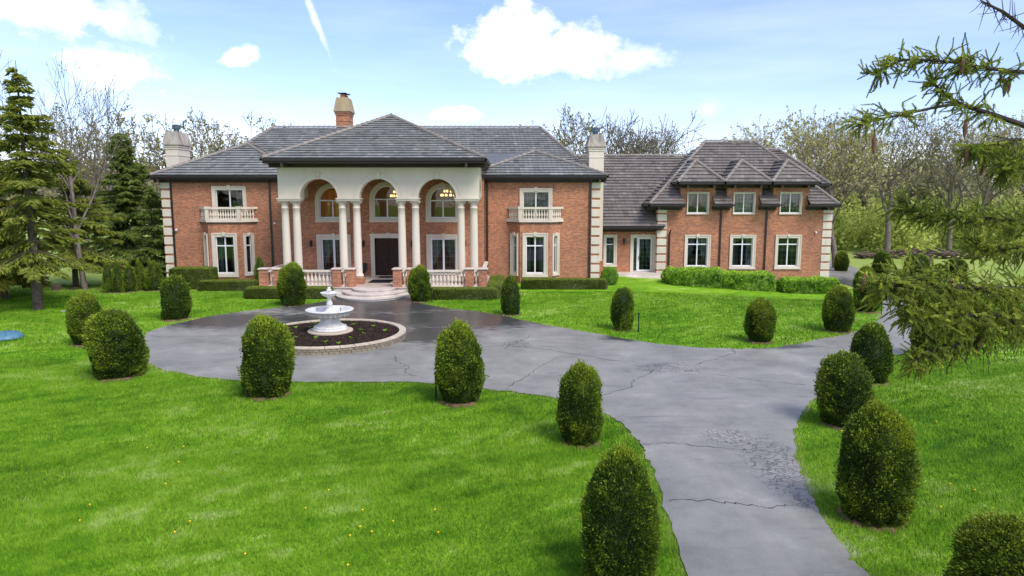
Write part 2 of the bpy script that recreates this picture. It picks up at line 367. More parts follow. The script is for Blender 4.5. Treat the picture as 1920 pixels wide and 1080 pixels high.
# ------------------------------------------------------------------ helpers: geometry
class MB:
    def __init__(s): s.v = []; s.f = []; s.t = []
    def add(s, verts, faces, tint=None):
        o = len(s.v); s.v.extend(verts); s.f.extend([tuple(i + o for i in f) for f in faces])
        s.t.extend([random.random() if tint is None else tint] * len(faces))
    def box(s, x0, x1, y0, y1, z0, z1, tint=None):
        v = [(x0, y0, z0), (x1, y0, z0), (x1, y1, z0), (x0, y1, z0), (x0, y0, z1), (x1, y0, z1), (x1, y1, z1), (x0, y1, z1)]
        s.add(v, [(0, 3, 2, 1), (4, 5, 6, 7), (0, 1, 5, 4), (1, 2, 6, 5), (2, 3, 7, 6), (3, 0, 4, 7)], tint)
    def hexa(s, v, tint=None):
        s.add(v, [(0, 3, 2, 1), (4, 5, 6, 7), (0, 1, 5, 4), (1, 2, 6, 5), (2, 3, 7, 6), (3, 0, 4, 7)], tint)
    def quad(s, a, b, c, d, tint=None): s.add([a, b, c, d], [(0, 1, 2, 3)], tint)
    def lathe(s, prof, cx=0, cy=0, n=20, caps=True, tint=0.5):
        o = len(s.v)
        for r, z in prof:
            for k in range(n):
                a = 2 * math.pi * k / n; s.v.append((cx + r * math.cos(a), cy + r * math.sin(a), z))
        fs = []
        for i in range(len(prof) - 1):
            for k in range(n):
                k2 = (k + 1) % n
                fs.append((o + i * n + k, o + i * n + k2, o + (i + 1) * n + k2, o + (i + 1) * n + k))
        if caps:
            fs.append(tuple(o + k for k in reversed(range(n)))); fs.append(tuple(o + (len(prof) - 1) * n + k for k in range(n)))
        s.f.extend(fs); s.t.extend([tint] * len(fs))
    def tube(s, pts, rads, n=5, cap=True, tint=None):
        pts = [Vector(p) for p in pts]; o = len(s.v); tt = random.random() if tint is None else tint
        for i, p in enumerate(pts):
            d = (pts[min(i + 1, len(pts) - 1)] - pts[max(i - 1, 0)])
            if d.length < 1e-6: d = Vector((0, 0, 1))
            d.normalize()
            a = d.cross(Vector((0.31, 0.17, 0.93))); 
            if a.length < .05: a = d.cross(Vector((1, 0, 0)))
            a.normalize(); b = d.cross(a)
            for k in range(n):
                g = 2 * math.pi * k / n
                q = p + (a * math.cos(g) + b * math.sin(g)) * rads[i]; s.v.append(tuple(q))
        m = len(pts); c = 0
        for i in range(m - 1):
            for k in range(n):
                k2 = (k + 1) % n
                s.f.append((o + i * n + k, o + i * n + k2, o + (i + 1) * n + k2, o + (i + 1) * n + k)); c += 1
        if cap:
            s.f.append(tuple(o + (m - 1) * n + k for k in range(n))); s.f.append(tuple(o + k for k in reversed(range(n)))); c += 2
        s.t.extend([tt] * c)
    def mesh(s, name, org=(0, 0, 0), smooth=False):
        me = bpy.data.meshes.new(name)
        ox, oy, oz = org
        me.from_pydata([(x - ox, y - oy, z - oz) for x, y, z in s.v], [], s.f)
        at = me.attributes.new('tint', 'FLOAT', 'FACE')
        at.data.foreach_set('value', np.array(s.t, dtype=np.float32))
        if smooth: me.polygons.foreach_set('use_smooth', np.ones(len(me.polygons), dtype=bool))
        return me

def np_mesh(name, V, F, tint):
    """V (n,3); F (m,k) all faces with k corners; tint (m,)"""
    me = bpy.data.meshes.new(name); m, k = F.shape
    me.vertices.add(len(V)); me.vertices.foreach_set('co', V.astype(np.float32).ravel())
    me.loops.add(m * k); me.loops.foreach_set('vertex_index', F.astype(np.int32).ravel())
    me.polygons.add(m); me.polygons.foreach_set('loop_start', np.arange(0, m * k, k, dtype=np.int32))
    at = me.attributes.new('tint', 'FLOAT', 'FACE'); at.data.foreach_set('value', tint.astype(np.float32))
    me.update(calc_edges=True); me.validate(); return me

def obj(name, me, mat, parent=None, loc=(0, 0, 0), rz=0.0, sc=None):
    o = bpy.data.objects.new(name, me); COL.objects.link(o)
    if mat is not None and me is not None and not me.materials: me.materials.append(MT[mat])
    o.location = loc; o.rotation_euler = (0, 0, rz)
    if sc: o.scale = sc
    if parent: o.parent = parent
    return o
def tag(o, label, cat=None, group=None, kind=None):
    if label: o['label'] = label
    if cat: o['category'] = cat
    if group: o['group'] = group
    if kind: o['kind'] = kind
    return o
def thing(name, label, cat, loc=(0, 0, 0), rz=0, group=None, sc=None):
    return tag(obj(name, None, None, None, loc, rz, sc), label, cat, group)
def structure(name, me, mat):
    o = obj(name, me, mat); o['kind'] = 'structure'; return o

def sm(a, b, x):
    t = np.clip((np.asarray(x, dtype=float) - a) / (b - a), 0, 1); return t * t * (3 - 2 * t)
def gz(x, y):
    return -0.75 * sm(6, 21, x) * sm(35, 47, y) + 5.0 * sm(70, 150, y)
def G(x, y): return float(gz(x, y))

def vnoise(P, seed=0):
    """value noise on (n,3) points, -1..1"""
    P = np.asarray(P, dtype=float); I = np.floor(P).astype(np.int64); f = P - I; f = f * f * (3 - 2 * f)
    def h(ix, iy, iz):
        n = (ix * 374761393 + iy * 668265263 + iz * 2147483647 + seed * 1274126177) & 0xffffffff
        n = ((n ^ (n >> 13)) * 1274126177) & 0xffffffff
        return ((n ^ (n >> 16)) & 0xffff) / 32767.5 - 1
    r = 0
    for dx in (0, 1):
        for dy in (0, 1):
            for dz in (0, 1):
                w = (f[:, 0] if dx else 1 - f[:, 0]) * (f[:, 1] if dy else 1 - f[:, 1]) * (f[:, 2] if dz else 1 - f[:, 2])
                r = r + w * h(I[:, 0] + dx, I[:, 1] + dy, I[:, 2] + dz)
    return r

# ------------------------------------------------------------------ ground and driveway
def axis(a, b, fine0, fine1, step, coarse):
    return np.unique(np.concatenate([np.arange(a, fine0, coarse), np.arange(fine0, fine1, step), np.arange(fine1, b + coarse, coarse)]))
gx = axis(-700, 700, -60, 80, 1.0, 20); gy = axis(-300, 900, -10, 160, 1.0, 20)
XX, YY = np.meshgrid(gx, gy); ZZ = gz(XX, YY) - 0.02
V = np.stack([XX.ravel(), YY.ravel(), ZZ.ravel()], 1)
nx, ny = len(gx), len(gy)
ii = (np.arange(ny - 1)[:, None] * nx + np.arange(nx - 1)[None, :]).ravel()
F = np.stack([ii, ii + 1, ii + nx + 1, ii + nx], 1)
me = np_mesh('lawn', V, F, np.zeros(len(F))); me.polygons.foreach_set('use_smooth', np.ones(len(F), dtype=bool))
structure('lawn', me, 'lawn')

DRIVE = [(2.85, 4), (2.76, 8), (2.79, 10.3), (3.0, 13.0), (3.12, 15.23), (3.09, 16.45), (2.89, 17.66), (2.51, 18.56), (1.27, 19.98), (0.0, 20.65), (-1.0, 21.0), (-1.65, 21.31), (-3.44, 21.75), (-5.5, 21.75), (-7.05, 21.75), (-8.3, 21.88), (-9.82, 22.21), (-11.17, 22.82), (-12.73, 23.93), (-14.05, 25.75), (-15.47, 28.6), (-16.02, 30.33), (-15.64, 32.27), (-15.06, 33.86), (-14.03, 35.28), (-12.56, 36.64), (-11.22, 37.92), (-10.44, 39.29), (-10.4, 41.0), (-6.1, 41.0), (-5.85, 39.2), (-3.71, 36.64), (-1.65, 35.28), (-0.26, 33.86), (1.01, 32.27), (2.41, 30.82), (3.91, 29.38), (5.28, 28.06), (6.8, 27.05), (8.38, 26.66), (9.63, 26.66), (11.12, 27.25), (12.95, 28.49), (14.81, 29.73), (17.15, 32.27), (19.12, 35.28), (21.6, 40.0), (23.4, 44.0), (24.9, 48.5), (25.3, 55), (25.5, 75), (33, 75), (31.5, 62), (29.64, 57.0), (28.6, 51.5), (25.61, 44.2), (22.6, 38.3), (19.44, 32.97), (16.17, 27.55), (14.98, 25.92), (14.02, 25.31), (12.29, 23.62), (10.09, 21.25), (8.69, 19.55), (7.63, 17.87), (7.05, 16.64), (6.42, 14.92), (6.05, 13.5), (5.81, 12.21), (5.65, 10.96), (5.63, 10.3), (5.6, 8), (5.6, 4)]
def catmull(pts, n=4):
    out = []; m = len(pts)
    for i in range(m):
        p0, p1, p2, p3 = (np.array(pts[(i + k) % m]) for k in (-1, 0, 1, 2))
        for k in range(n):
            t = k / n
            out.append(tuple(.5 * ((2 * p1) + (-p0 + p2) * t + (2 * p0 - 5 * p1 + 4 * p2 - p3) * t * t + (-p0 + 3 * p1 - 3 * p2 + p3) * t ** 3)))
    return out
DR = catmull(DRIVE, 9)
DR = [(x + .04 * math.sin(i * .9) * math.sin(i * .31) + random.gauss(0, .022), y + .04 * math.cos(i * .7) + random.gauss(0, .022)) for i, (x, y) in enumerate(DR)]
def in_poly(px, py, poly):
    px = np.asarray(px); py = np.asarray(py); ins = np.zeros(px.shape, bool)
    x0, y0 = poly[-1]
    for x1, y1 in poly:
        if y0 != y1:
            c = ((y1 > py) != (y0 > py)) & (px < (x0 - x1) * (py - y1) / (y0 - y1) + x1); ins ^= c
        x0, y0 = x1, y1
    return ins
bm = bmesh.new()
f = bm.faces.new([bm.verts.new((x, y, 0)) for x, y in DR])
bmesh.ops.triangulate(bm, faces=bm.faces[:])
for _ in range(5):
    ed = [e for e in bm.edges if e.calc_length() > 1.6]
    if not ed: break
    bmesh.ops.subdivide_edges(bm, edges=ed, cuts=1); bmesh.ops.triangulate(bm, faces=bm.faces[:])
for v in bm.verts: v.co.z = G(v.co.x, v.co.y) + .015
me = bpy.data.meshes.new('driveway'); bm.to_mesh(me); bm.free()
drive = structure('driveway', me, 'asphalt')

CRACKS = [[(-.35, 26.5), (.0, 27.5), (.6, 28.6), (.9, 29.6)], [(-2.2, 26.6), (-1.0, 26.9), (-.2, 27.2), (1.6, 26.3), (3.2, 25.0), (4.3, 24.2)],
          [(5.9, 23.4), (7.2, 22.4), (8.5, 21.7), (9.6, 21.4)], [(6.4, 23.9), (7.6, 25.0), (8.6, 25.9), (8.5, 26.6)], [(4.9, 23.2), (4.0, 22.0), (3.7, 21.1), (2.3, 20.0)],
          [(1.7, 25.2), (1.0, 23.8), (.5, 22.6), (-.2, 21.0)], [(3.15, 16.1), (3.9, 16.2), (5.0, 15.9), (5.6, 15.7)], [(3.05, 13.05), (4.0, 13.0), (4.8, 12.75), (5.5, 12.8)],
          [(-4.4, 25.3), (-4.1, 24.4), (-3.6, 23.7), (-3.7, 23.2), (-3.2, 22.4)], [(-15.4, 29.0), (-12, 29.1), (-9.5, 29.05)], [(10.4, 22.0), (11.6, 23.6), (12.6, 25.0), (13.1, 27.4)]]
for c in CRACKS:
    mb = MB(); pts = []
    for i in range(len(c) - 1):
        for k in range(7):
            t = k / 7; pts.append((c[i][0] * (1 - t) + c[i + 1][0] * t + random.gauss(0, .045), c[i][1] * (1 - t) + c[i + 1][1] * t + random.gauss(0, .045)))
    for i in range(len(pts) - 1):
        (xa, ya), (xb, yb) = pts[i], pts[i + 1]; d = Vector((xb - xa, yb - ya)); d.normalize(); w = random.uniform(.004, .014); n = Vector((-d.y, d.x)) * w
        za, zb = G(xa, ya) + .019, G(xb, yb) + .019
        mb.quad((xa - n.x, ya - n.y, za), (xb - n.x, yb - n.y, zb), (xb + n.x, yb + n.y, zb), (xa + n.x, ya + n.y, za))
    obj('crack', mb.mesh('crack'), 'crack', drive)

# ------------------------------------------------------------------ the house
HO = (-8.3, 48.0, 0.0)
house = thing('brick_mansion', 'long red brick mansion with white columned portico, hipped tile roofs and dormered wing', 'house', HO)
def hpart(name, mb, mat, parent=None, smooth=False, label=None):
    o = obj(name, mb.mesh(name, HO, smooth), mat, parent or house)
    if label: o['label'] = label
    return o
def hinst(name, me, mat, loc, parent, rz=0.0):
    return obj(name, me, mat, parent, (loc[0] - HO[0], loc[1] - HO[1], loc[2] - HO[2]), rz)

class Fr:
    """a wall's own frame: u along it, n into the building, z up"""
    def __init__(s, x, y, dx=1.0, dy=0.0):
        l = math.hypot(dx, dy); s.x, s.y, s.dx, s.dy = x, y, dx / l, dy / l
    def __call__(s, u, n, z): return (s.x + u * s.dx - n * s.dy, s.y + u * s.dy + n * s.dx, z)
    def box(s, mb, u0, u1, n0, n1, z0, z1, tint=None):
        mb.hexa([s(u0, n0, z0), s(u1, n0, z0), s(u1, n1, z0), s(u0, n1, z0), s(u0, n0, z1), s(u1, n0, z1), s(u1, n1, z1), s(u0, n1, z1)], tint)

def arc_pts(uc, zc, r, n=14): return [(uc - r * math.cos(math.pi * k / n), zc + r * math.sin(math.pi * k / n)) for k in range(n + 1)]

def panel(mb, fr, u0, u1, z0, z1, th=.3, holes=(), arches=(), ends=True):
    """wall with openings; holes (u0,u1,z0,z1); arches (uc, r, zsill, zspring)"""
    hs = list(holes) + [(uc - r, uc + r, zs, zp + r) for uc, r, zs, zp in arches]
    us = sorted({u0, u1, *[v for h in hs for v in h[:2]]}); us = [u for u in us if u0 <= u <= u1]
    zs_ = sorted({z0, z1, *[v for h in hs for v in h[2:]]}); zs_ = [z for z in zs_ if z0 <= z <= z1]
    for i in range(len(us) - 1):
        for j in range(len(zs_) - 1):
            a, b, c, d = us[i], us[i + 1], zs_[j], zs_[j + 1]; m, q = (a + b) / 2, (c + d) / 2
            if any(h[0] < m < h[1] and h[2] < q < h[3] for h in hs): continue
            mb.quad(fr(a, 0, c), fr(b, 0, c), fr(b, 0, d), fr(a, 0, d)); mb.quad(fr(b, th, c), fr(a, th, c), fr(a, th, d), fr(b, th, d))
    def reveal(p, q): mb.quad(fr(p[0], 0, p[1]), fr(p[0], th, p[1]), fr(q[0], th, q[1]), fr(q[0], 0, q[1]))
    for a, b, c, d in holes:
        for p, q in (((a, c), (b, c)), ((b, c), (b, d)), ((b, d), (a, d)), ((a, d), (a, c))): reveal(p, q)
    for uc, r, zs, zp in arches:
        pts = arc_pts(uc, zp, r); top = zp + r
        for k in range(len(pts) - 1):
            (a, c), (b, d) = pts[k], pts[k + 1]
            for n, flip in ((0, 0), (th, 1)):
                q = [fr(a, n, c), fr(b, n, d), fr(b, n, top), fr(a, n, top)]
                mb.quad(*(q[::-1] if flip else q))
            reveal((b, d), (a, c))
        if zs < zp:
            reveal((uc - r, zp), (uc - r, zs)); reveal((uc + r, zs), (uc + r, zp))
        if zs > z0 + 1e-6: reveal((uc - r, zs), (uc + r, zs))
    if ends:
        for p, q in (((u0, z0), (u0, z1)), ((u1, z1), (u1, z0)), ((u0, z1), (u1, z1))): reveal(p, q)

def curtain(fr, u0, u1, z0, z1, kind, parent, mat='curtain', n0=.42):
    mb = MB(); m = 14
    def sheet(ua, ub, fn):
        for k in range(m):
            a, b = ua + (ub - ua) * k / m, ua + (ub - ua) * (k + 1) / m
            na, nb = n0 + .035 * math.sin(k * 1.9), n0 + .035 * math.sin((k + 1) * 1.9)
            ta, tb = fn(k / m), fn((k + 1) / m)
            mb.quad(fr(a, na, ta), fr(b, nb, tb), fr(b, nb, z1), fr(a, na, z1))
    h = z1 - z0; w = u1 - u0
    if kind == 'full': sheet(u0, u1, lambda t: z0)
    elif kind == 'swag':
        sheet(u0, u0 + w * .46, lambda t: z0 + h * min(1, .05 + t * .75)); sheet(u1, u1 - w * .46, lambda t: z0 + h * min(1, .05 + t * .75))
    elif kind == 'sides':
        sheet(u0, u0 + w * .26, lambda t: z0); sheet(u1 - w * .26, u1, lambda t: z0)
    elif kind == 'right': sheet(u1, u1 - w * .34, lambda t: z0 + h * t * .6)
    return hpart('curtain', mb, mat, parent)

def window(fr, u0, u1, z0, z1, cw=.24, mull=(.5,), trans=(), key=True, sill=True, arch=False, cur=None, curmat='curtain', name='window', grid=0, casing=True, fw=.075, wall=None):
    """opening u0..u1, z0..z1 (arch: z1 is the spring line)"""
    mb = MB(); n0, n1 = .09, .16
    F = lambda a, b, c, d, na=n0, nb=n1: fr.box(mb, a, b, na, nb, c, d)
    F(u0, u0 + fw, z0, z1); F(u1 - fw, u1, z0, z1); F(u0 + fw, u1 - fw, z0, z0 + fw)
    uc, r = (u0 + u1) / 2, (u1 - u0) / 2
    if arch:
        F(u0 + fw, u1 - fw, z1 - fw / 2, z1 + fw / 2)
        po, pi = arc_pts(uc, z1, r), arc_pts(uc, z1, r - fw)
        for k in range(len(po) - 1):
            q = [po[k], po[k + 1], pi[k + 1], pi[k]]
            mb.hexa([fr(a, n0, c) for a, c in q] + [fr(a, n1, c) for a, c in q])
    else: F(u0 + fw, u1 - fw, z1 - fw, z1)
    cols = [u0 + fw] + [v for m in mull for v in (u0 + (u1 - u0) * m - fw * .55, u0 + (u1 - u0) * m + fw * .55)] + [u1 - fw]
    rows = [z0 + fw] + [v for z in trans for v in (z - fw * .55, z + fw * .55)] + [z1 - (fw / 2 if arch else fw)]
    for k in range(1, len(cols) - 1, 2): F(cols[k], cols[k + 1], z0 + fw, rows[-1])
    for k in range(1, len(rows) - 1, 2):
        for q in range(0, len(cols), 2): F(cols[q], cols[q + 1], rows[k], rows[k + 1])
    w = hpart(name, mb, 'paint')
    for i in range(0, len(cols), 2):
        for j in range(0, len(rows), 2):
            g = MB(); fr.box(g, cols[i] - .01, cols[i + 1] + .01, .118, .126, rows[j] - .01, rows[j + 1] + .01); hpart('pane', g, 'glass', w)
    if grid:
        g = MB()
        for i in range(0, len(cols), 2):
            for j in range(0, len(rows), 2):
                a, b, c, d = cols[i], cols[i + 1], rows[j], rows[j + 1]
                nu, nz = max(1, round((b - a) / grid)), max(1, round((d - c) / (grid * 1.15)))
                for k in range(1, nu): fr.box(g, a + (b - a) * k / nu - .006, a + (b - a) * k / nu + .006, .128, .134, c, d)
                for k in range(1, nz): fr.box(g, a, b, .135, .141, c + (d - c) * k / nz - .006, c + (d - c) * k / nz + .006)
        if g.f: hpart('muntin_grid', g, 'paint', w)
    if arch:
        g = MB(); p = arc_pts(uc, z1 + fw / 2 - .01, r - fw + .01)
        m = len(p)
        g.add([fr(a, .118, c) for a, c in p] + [fr(a, .126, c) for a, c in p], [tuple(range(m)), tuple(reversed(range(m, 2 * m)))]); hpart('pane', g, 'glass', w)
    if casing:
        c = MB(); e = .003
        def ring(wd, na, nb):
            fr.box(c, u0 - wd, u0 - e + .03, na, nb, z0 - (wd if sill else 0), z1 + (0 if arch else wd)); fr.box(c, u1 + e - .03, u1 + wd, na, nb, z0 - (wd if sill else 0), z1 + (0 if arch else wd))
            if arch:
                po, pi = arc_pts(uc, z1, r + wd), arc_pts(uc, z1, r - .03 + e)
                for k in range(len(po) - 1):
                    q = [po[k], po[k + 1], pi[k + 1], pi[k]]
                    c.hexa([fr(a, na, z) for a, z in q] + [fr(a, nb, z) for a, z in q])
            else: fr.box(c, u0 - e + .03, u1 + e - .03, na, nb, z1 - .03 + e, z1 + wd)
        ring(cw, -.05, .088); 
        fr.box(c, u0 - cw, u0 - cw * .62, -.085, -.045, z0 - (cw if sill else 0), z1 + (0 if arch else cw * .62))
        fr.box(c, u1 + cw * .62, u1 + cw, -.085, -.045, z0 - (cw if sill else 0), z1 + (0 if arch else cw * .62))
        if not arch: fr.box(c, u0 - cw, u1 + cw, -.087, -.045, z1 + cw * .62, z1 + cw)
        if sill: fr.box(c, u0 - cw - .02, u1 + cw + .02, -.10, .088, z0 - cw - .02, z0 - cw * .45); fr.box(c, u0 + .027, u1 - .027, -.05, .088, z0 - cw * .45, z0 + .002)
        if key and not arch: fr.box(c, uc - .10, uc + .10, -.12, -.045, z1 + .03, z1 + cw + .07)
        if key and arch: fr.box(c, uc - .10, uc + .10, -.12, -.045, z1 + r + .0, z1 + r + cw + .06)
        hpart('stone_casing', c, 'stone', w)
    if cur: curtain(fr, u0, u1, z0, z1 + (r * .8 if arch else 0), cur, w, curmat)
    return w

# --- walls
WF = Fr(0, 48.0)
bayL, bayR = (-20.60, -18.45), (.55, 2.60)
wallL = MB(); panel(wallL, WF, -24.0, -14.62, 0, 7.12, .3, [(-20.36, -18.45, 4.28, 6.36), (-21.1, -17.95, .4, 3.9)])
wallR = MB(); panel(wallR, WF, -1.88, 6.05, 0, 7.12, .3, [(.74, 2.55, 4.28, 6.22), (.05, 3.1, .4, 3.9)])
oL = hpart('wall', wallL, 'brick'); oR = hpart('wall', wallR, 'brick')
# entrance wall behind the portico
EF = Fr(0, 47.5)
AX = [(-12.22, .90), (-8.50, .93), (-4.70, .90)]
ent = MB()
panel(ent, EF, -14.6, -1.9, .0, 7.6, .3, [(-9.42, -7.58, .45, 3.05), (-13.12, -11.32, .5, 3.05), (-5.60, -3.80, .5, 3.05)],
      [(-12.22, .90, 4.42, 5.60), (-8.50, .93, 4.42, 5.68), (-4.70, .90, 4.42, 5.60)])
oE = hpart('wall', ent, 'brick')
# sides and back of the main block, link and wing (closed shell)
sh = MB()
sh.box(-24.0, -23.7, 48.3, 61.5, 0, 7.12); sh.box(5.75, 6.05, 48.3, 61.5, 0, 7.12); sh.box(-24.0, 6.05, 61.5, 61.8, 0, 7.12)
hpart('wall', sh, 'brick')
lk = MB(); LF = Fr(0, 53.0)
panel(lk, LF, 6.05, 11.0, -.4, 3.6, .3, [(7.18, 7.84, .72, 2.80), (9.28, 10.76, .12, 2.76)]); oK = hpart('wall', lk, 'brick')
lk = MB(); lk.box(6.05, 11.0, 61.2, 61.5, -.8, 3.6); hpart('wall', lk, 'brick')
GF = Fr(0, 52.3)
DC = [(13.92, 12.62, 15.22), (17.38, 16.08, 18.68), (20.86, 19.54, 22.18)]
gw = MB()
LW = [(13.22, 14.78), (16.63, 18.19), (20.06, 21.62)]
panel(gw, GF, 10.98, 24.0, -1.0, 4.40, .3, [(a, b, .62, 2.80) for a, b in LW])
for c, a, b in DC: panel(gw, GF, a, b, 4.40, 6.72, .3, [(c - .76, c + .76, 4.62, 6.12)])
for a, b in ((10.98, 12.62), (15.22, 16.08), (18.68, 19.54), (22.18, 24.0)): panel(gw, GF, a, b, 4.40, 5.25, .3)
for c, a, b in DC:
    gw.box(a, a + .2, 52.6, 56.0, 4.6, 6.70); gw.box(b - .2, b, 52.6, 56.0, 4.6, 6.70)
gw.box(23.7, 24.0, 52.6, 64, -1.0, 5.25); gw.box(10.98, 11.28, 52.6, 64, -1.0, 5.25); gw.box(10.98, 24.3, 64, 64.3, -1.0, 6.7); gw.box(24.003, 24.3, 55.4, 64, -1.0, 6.7)
oG = hpart('wall', gw, 'brick')

# rooms behind the glass
rm = MB()
rm.box(-23.7, 5.75, 53.4, 53.6, .1, 7.1); rm.box(-23.7, -14.7, 48.4, 53.4, 3.72, 3.9); rm.box(-1.8, 5.75, 48.4, 53.4, 3.72, 3.9)
rm.box(-23.7, 5.75, 47.9, 53.4, .02, .1); rm.box(-14.75, -14.6, 47.85, 53.4, .1, 7.1); rm.box(-1.95, -1.8, 48.3, 53.4, .1, 7.1); rm.box(-23.7, 5.75, 48.35, 53.6, 7.0, 7.1)
rm.box(6.1, 11.0, 57, 57.2, 0, 3.5); rm.box(6.1, 11.0, 53.3, 57, 3.3, 3.5); rm.box(11.3, 23.7, 57.5, 57.7, -.5, 6.6); rm.box(11.3, 23.7, 52.7, 57.5, 3.5, 3.7); rm.box(11.3, 23.7, 52.7, 57.5, 0, .1); rm.box(6.1, 11.0, 53.3, 57, -.05, .06)
hpart('room', rm, 'room')

# --- bays with balconies
def baluster_mesh(h, r=.075):
    mb = MB()
    p = [(.9, 0), (.9, .08), (.55, .10), (.5, .16), (.95, .30), (1.0, .40), (.75, .55), (.45, .72), (.42, .80), (.7, .84), (.7, .88), (.9, .90), (.9, 1.0)]
    mb.lathe([(a * r, z * h) for a, z in p], n=10); me = mb.mesh('baluster', smooth=False); me.materials.append(MT['stone']); return me
BAL = baluster_mesh(.62); BAL2 = baluster_mesh(.78, .095)
def bay(x0, x1, cant, prot, z0w, side):
    yf, yb = 48 - prot, 48.0
    A, B, C, D = (x0 - cant, yb), (x0, yf), (x1, yf), (x1 + cant, yb)
    w = MB(); fl = Fr(A[0], A[1], B[0] - A[0], B[1] - A[1]); ff = Fr(B[0], B[1]); fr2 = Fr(C[0], C[1], D[0] - C[0], D[1] - C[1])
    L = math.hypot(cant, prot); W = x1 - x0
    so = (L / 2 - .22, L / 2 + .22); fo = (W / 2 - .64, W / 2 + .64)
    panel(w, fl, 0, L, 0, 4.08, .25, [(so[0], so[1], .66, 3.20)], ends=False); panel(w, ff, 0, W, 0, 4.08, .25, [(fo[0], fo[1], .66, 3.20)], ends=False); panel(w, fr2, 0, L, 0, 4.08, .25, [(so[0], so[1], .66, 3.20)], ends=False)
    hpart('bay_wall', w, 'brick')
    window(ff, fo[0], fo[1], .66, 3.20, .22, (.5,), (2.55,), cur='sides')
    for f in (fl, fr2): window(f, so[0], so[1], .66, 3.20, .17, (), (2.55,), fw=.055)
    # balcony floor and balustrade following the same canted plan
    def off(d):
        k = d * .55
        return [(A[0] - d - .1, yb), (B[0] - k, B[1] - d), (C[0] + k, C[1] - d), (D[0] + d + .1, yb)]
    def slab(mb, d, za, zb, inner=None):
        o = off(d)
        if inner is None: mb.hexa([(x, y, za) for x, y in o] + [(x, y, zb) for x, y in o])
        else:
            i = off(inner)
            for k in range(3): mb.hexa([(*o[k], za), (*o[k + 1], za), (*i[k + 1], za), (*i[k], za), (*o[k], zb), (*o[k + 1], zb), (*i[k + 1], zb), (*i[k], zb)])
    fl_ = MB(); slab(fl_, .02, 4.083, 4.15); slab(fl_, .12, 4.15, 4.27)
    bal = hpart('balcony', fl_, 'stone')
    dk = MB(); slab(dk, .09, 4.09, 4.146); hpart('dark_strip', dk, 'gutter', bal)  # thin dark strip just under the balcony slab
    rl = MB(); slab(rl, .08, 4.273, 4.38, -.10); slab(rl, .10, 5.03, 5.17, -.12); hpart('rail', rl, 'stone', bal)
    o = off(-.01)
    for k in range(3):
        (xa, ya), (xb, yb2) = o[k], o[k + 1]; l = math.hypot(xb - xa, yb2 - ya); nb = max(2, round((l - .3) / .17))
        for q in range(nb):
            t = (.22 + (l - .44) * q / (nb - 1)) / l
            hinst('baluster', BAL, 'stone', (xa + (xb - xa) * t, ya + (yb2 - ya) * t, 4.38 + .005), bal)
    for (x, y) in (o[1], o[2]):
        pe = MB(); pe.box(x - .12, x + .12, y - .115, y + .125, 4.276, 5.03); pe.box(x - .15, x + .15, y - .145, y + .155, 5.025, 5.21); hpart('pedestal', pe, 'stone', bal)
bay(*bayL, .74, .9, 0, -1); bay(*bayR, .74, .9, 0, 1)
window(WF, -20.36, -18.45, 4.28, 6.36, .22, (.5,), (), sill=False, cur='right')
window(WF, .74, 2.55, 4.28, 6.22, .22, (.5,), (), sill=False, cur='full', grid=.3)

# --- entrance wall openings
for i, (uc, r) in enumerate(AX):
    window(EF, uc - r, uc + r, 4.42, 5.68 if i == 1 else 5.60, .27, (.5,), (), arch=True, cur='full' if i == 0 else None, curmat='amber')
for u0, u1 in ((-13.12, -11.32), (-5.60, -3.80)):
    window(EF, u0, u1, .5, 3.05, .26, (.5,), (), sill=False, cur='swag', name='french_door', fw=.12, grid=.33)
dr = MB()
for a, b in ((-9.40, -8.515), (-8.485, -7.60)):
    EF.box(dr, a, b, .10, .16, .47, 3.03)
    for k in range(3):
        z = .62 + k * .80; EF.box(dr, a + .12, b - .12, .075, .101, z, z + .68); EF.box(dr, a + .22, b - .22, .055, .0745, z + .10, z + .58)
for a, b in ((-9.40, -8.515), (-8.485, -7.60)):
    for k in range(3):
        for q in range(5):
            u_, z_ = a + .30 + (b - a - .60) * (q % 2 + .0), .78 + k * .80 + .09 * q; EF.box(dr, u_ - .05, u_ + .05, .030, .0545, z_, z_ + .06)
door = hpart('front_door', dr, 'door', label='dark carved double front door')
c = MB()
for a, b in ((-9.70, -9.42), (-7.58, -7.30)): EF.box(c, a, b, -.06, .10, .45, 3.05); EF.box(c, a + .02, b - .12, -.09, -.058, .45, 3.05)
EF.box(c, -9.70, -7.30, -.06, .10, 3.052, 3.33); EF.box(c, -9.74, -7.26, -.10, -.058, 3.22, 3.36); EF.box(c, -8.62, -8.38, -.14, -.06, 3.08, 3.42); EF.box(c, -9.42, -7.58, -.1, .2, .452, .468)
hpart('stone_casing', c, 'stone', door)
hd = MB(); hd.tube([(-8.58, 47.53, 1.35), (-8.58, 47.53, 1.75)], [.02, .02], 6); hd.tube([(-8.42, 47.53, 1.35), (-8.42, 47.53, 1.75)], [.02, .02], 6); hpart('door_handle', hd, 'iron', door)

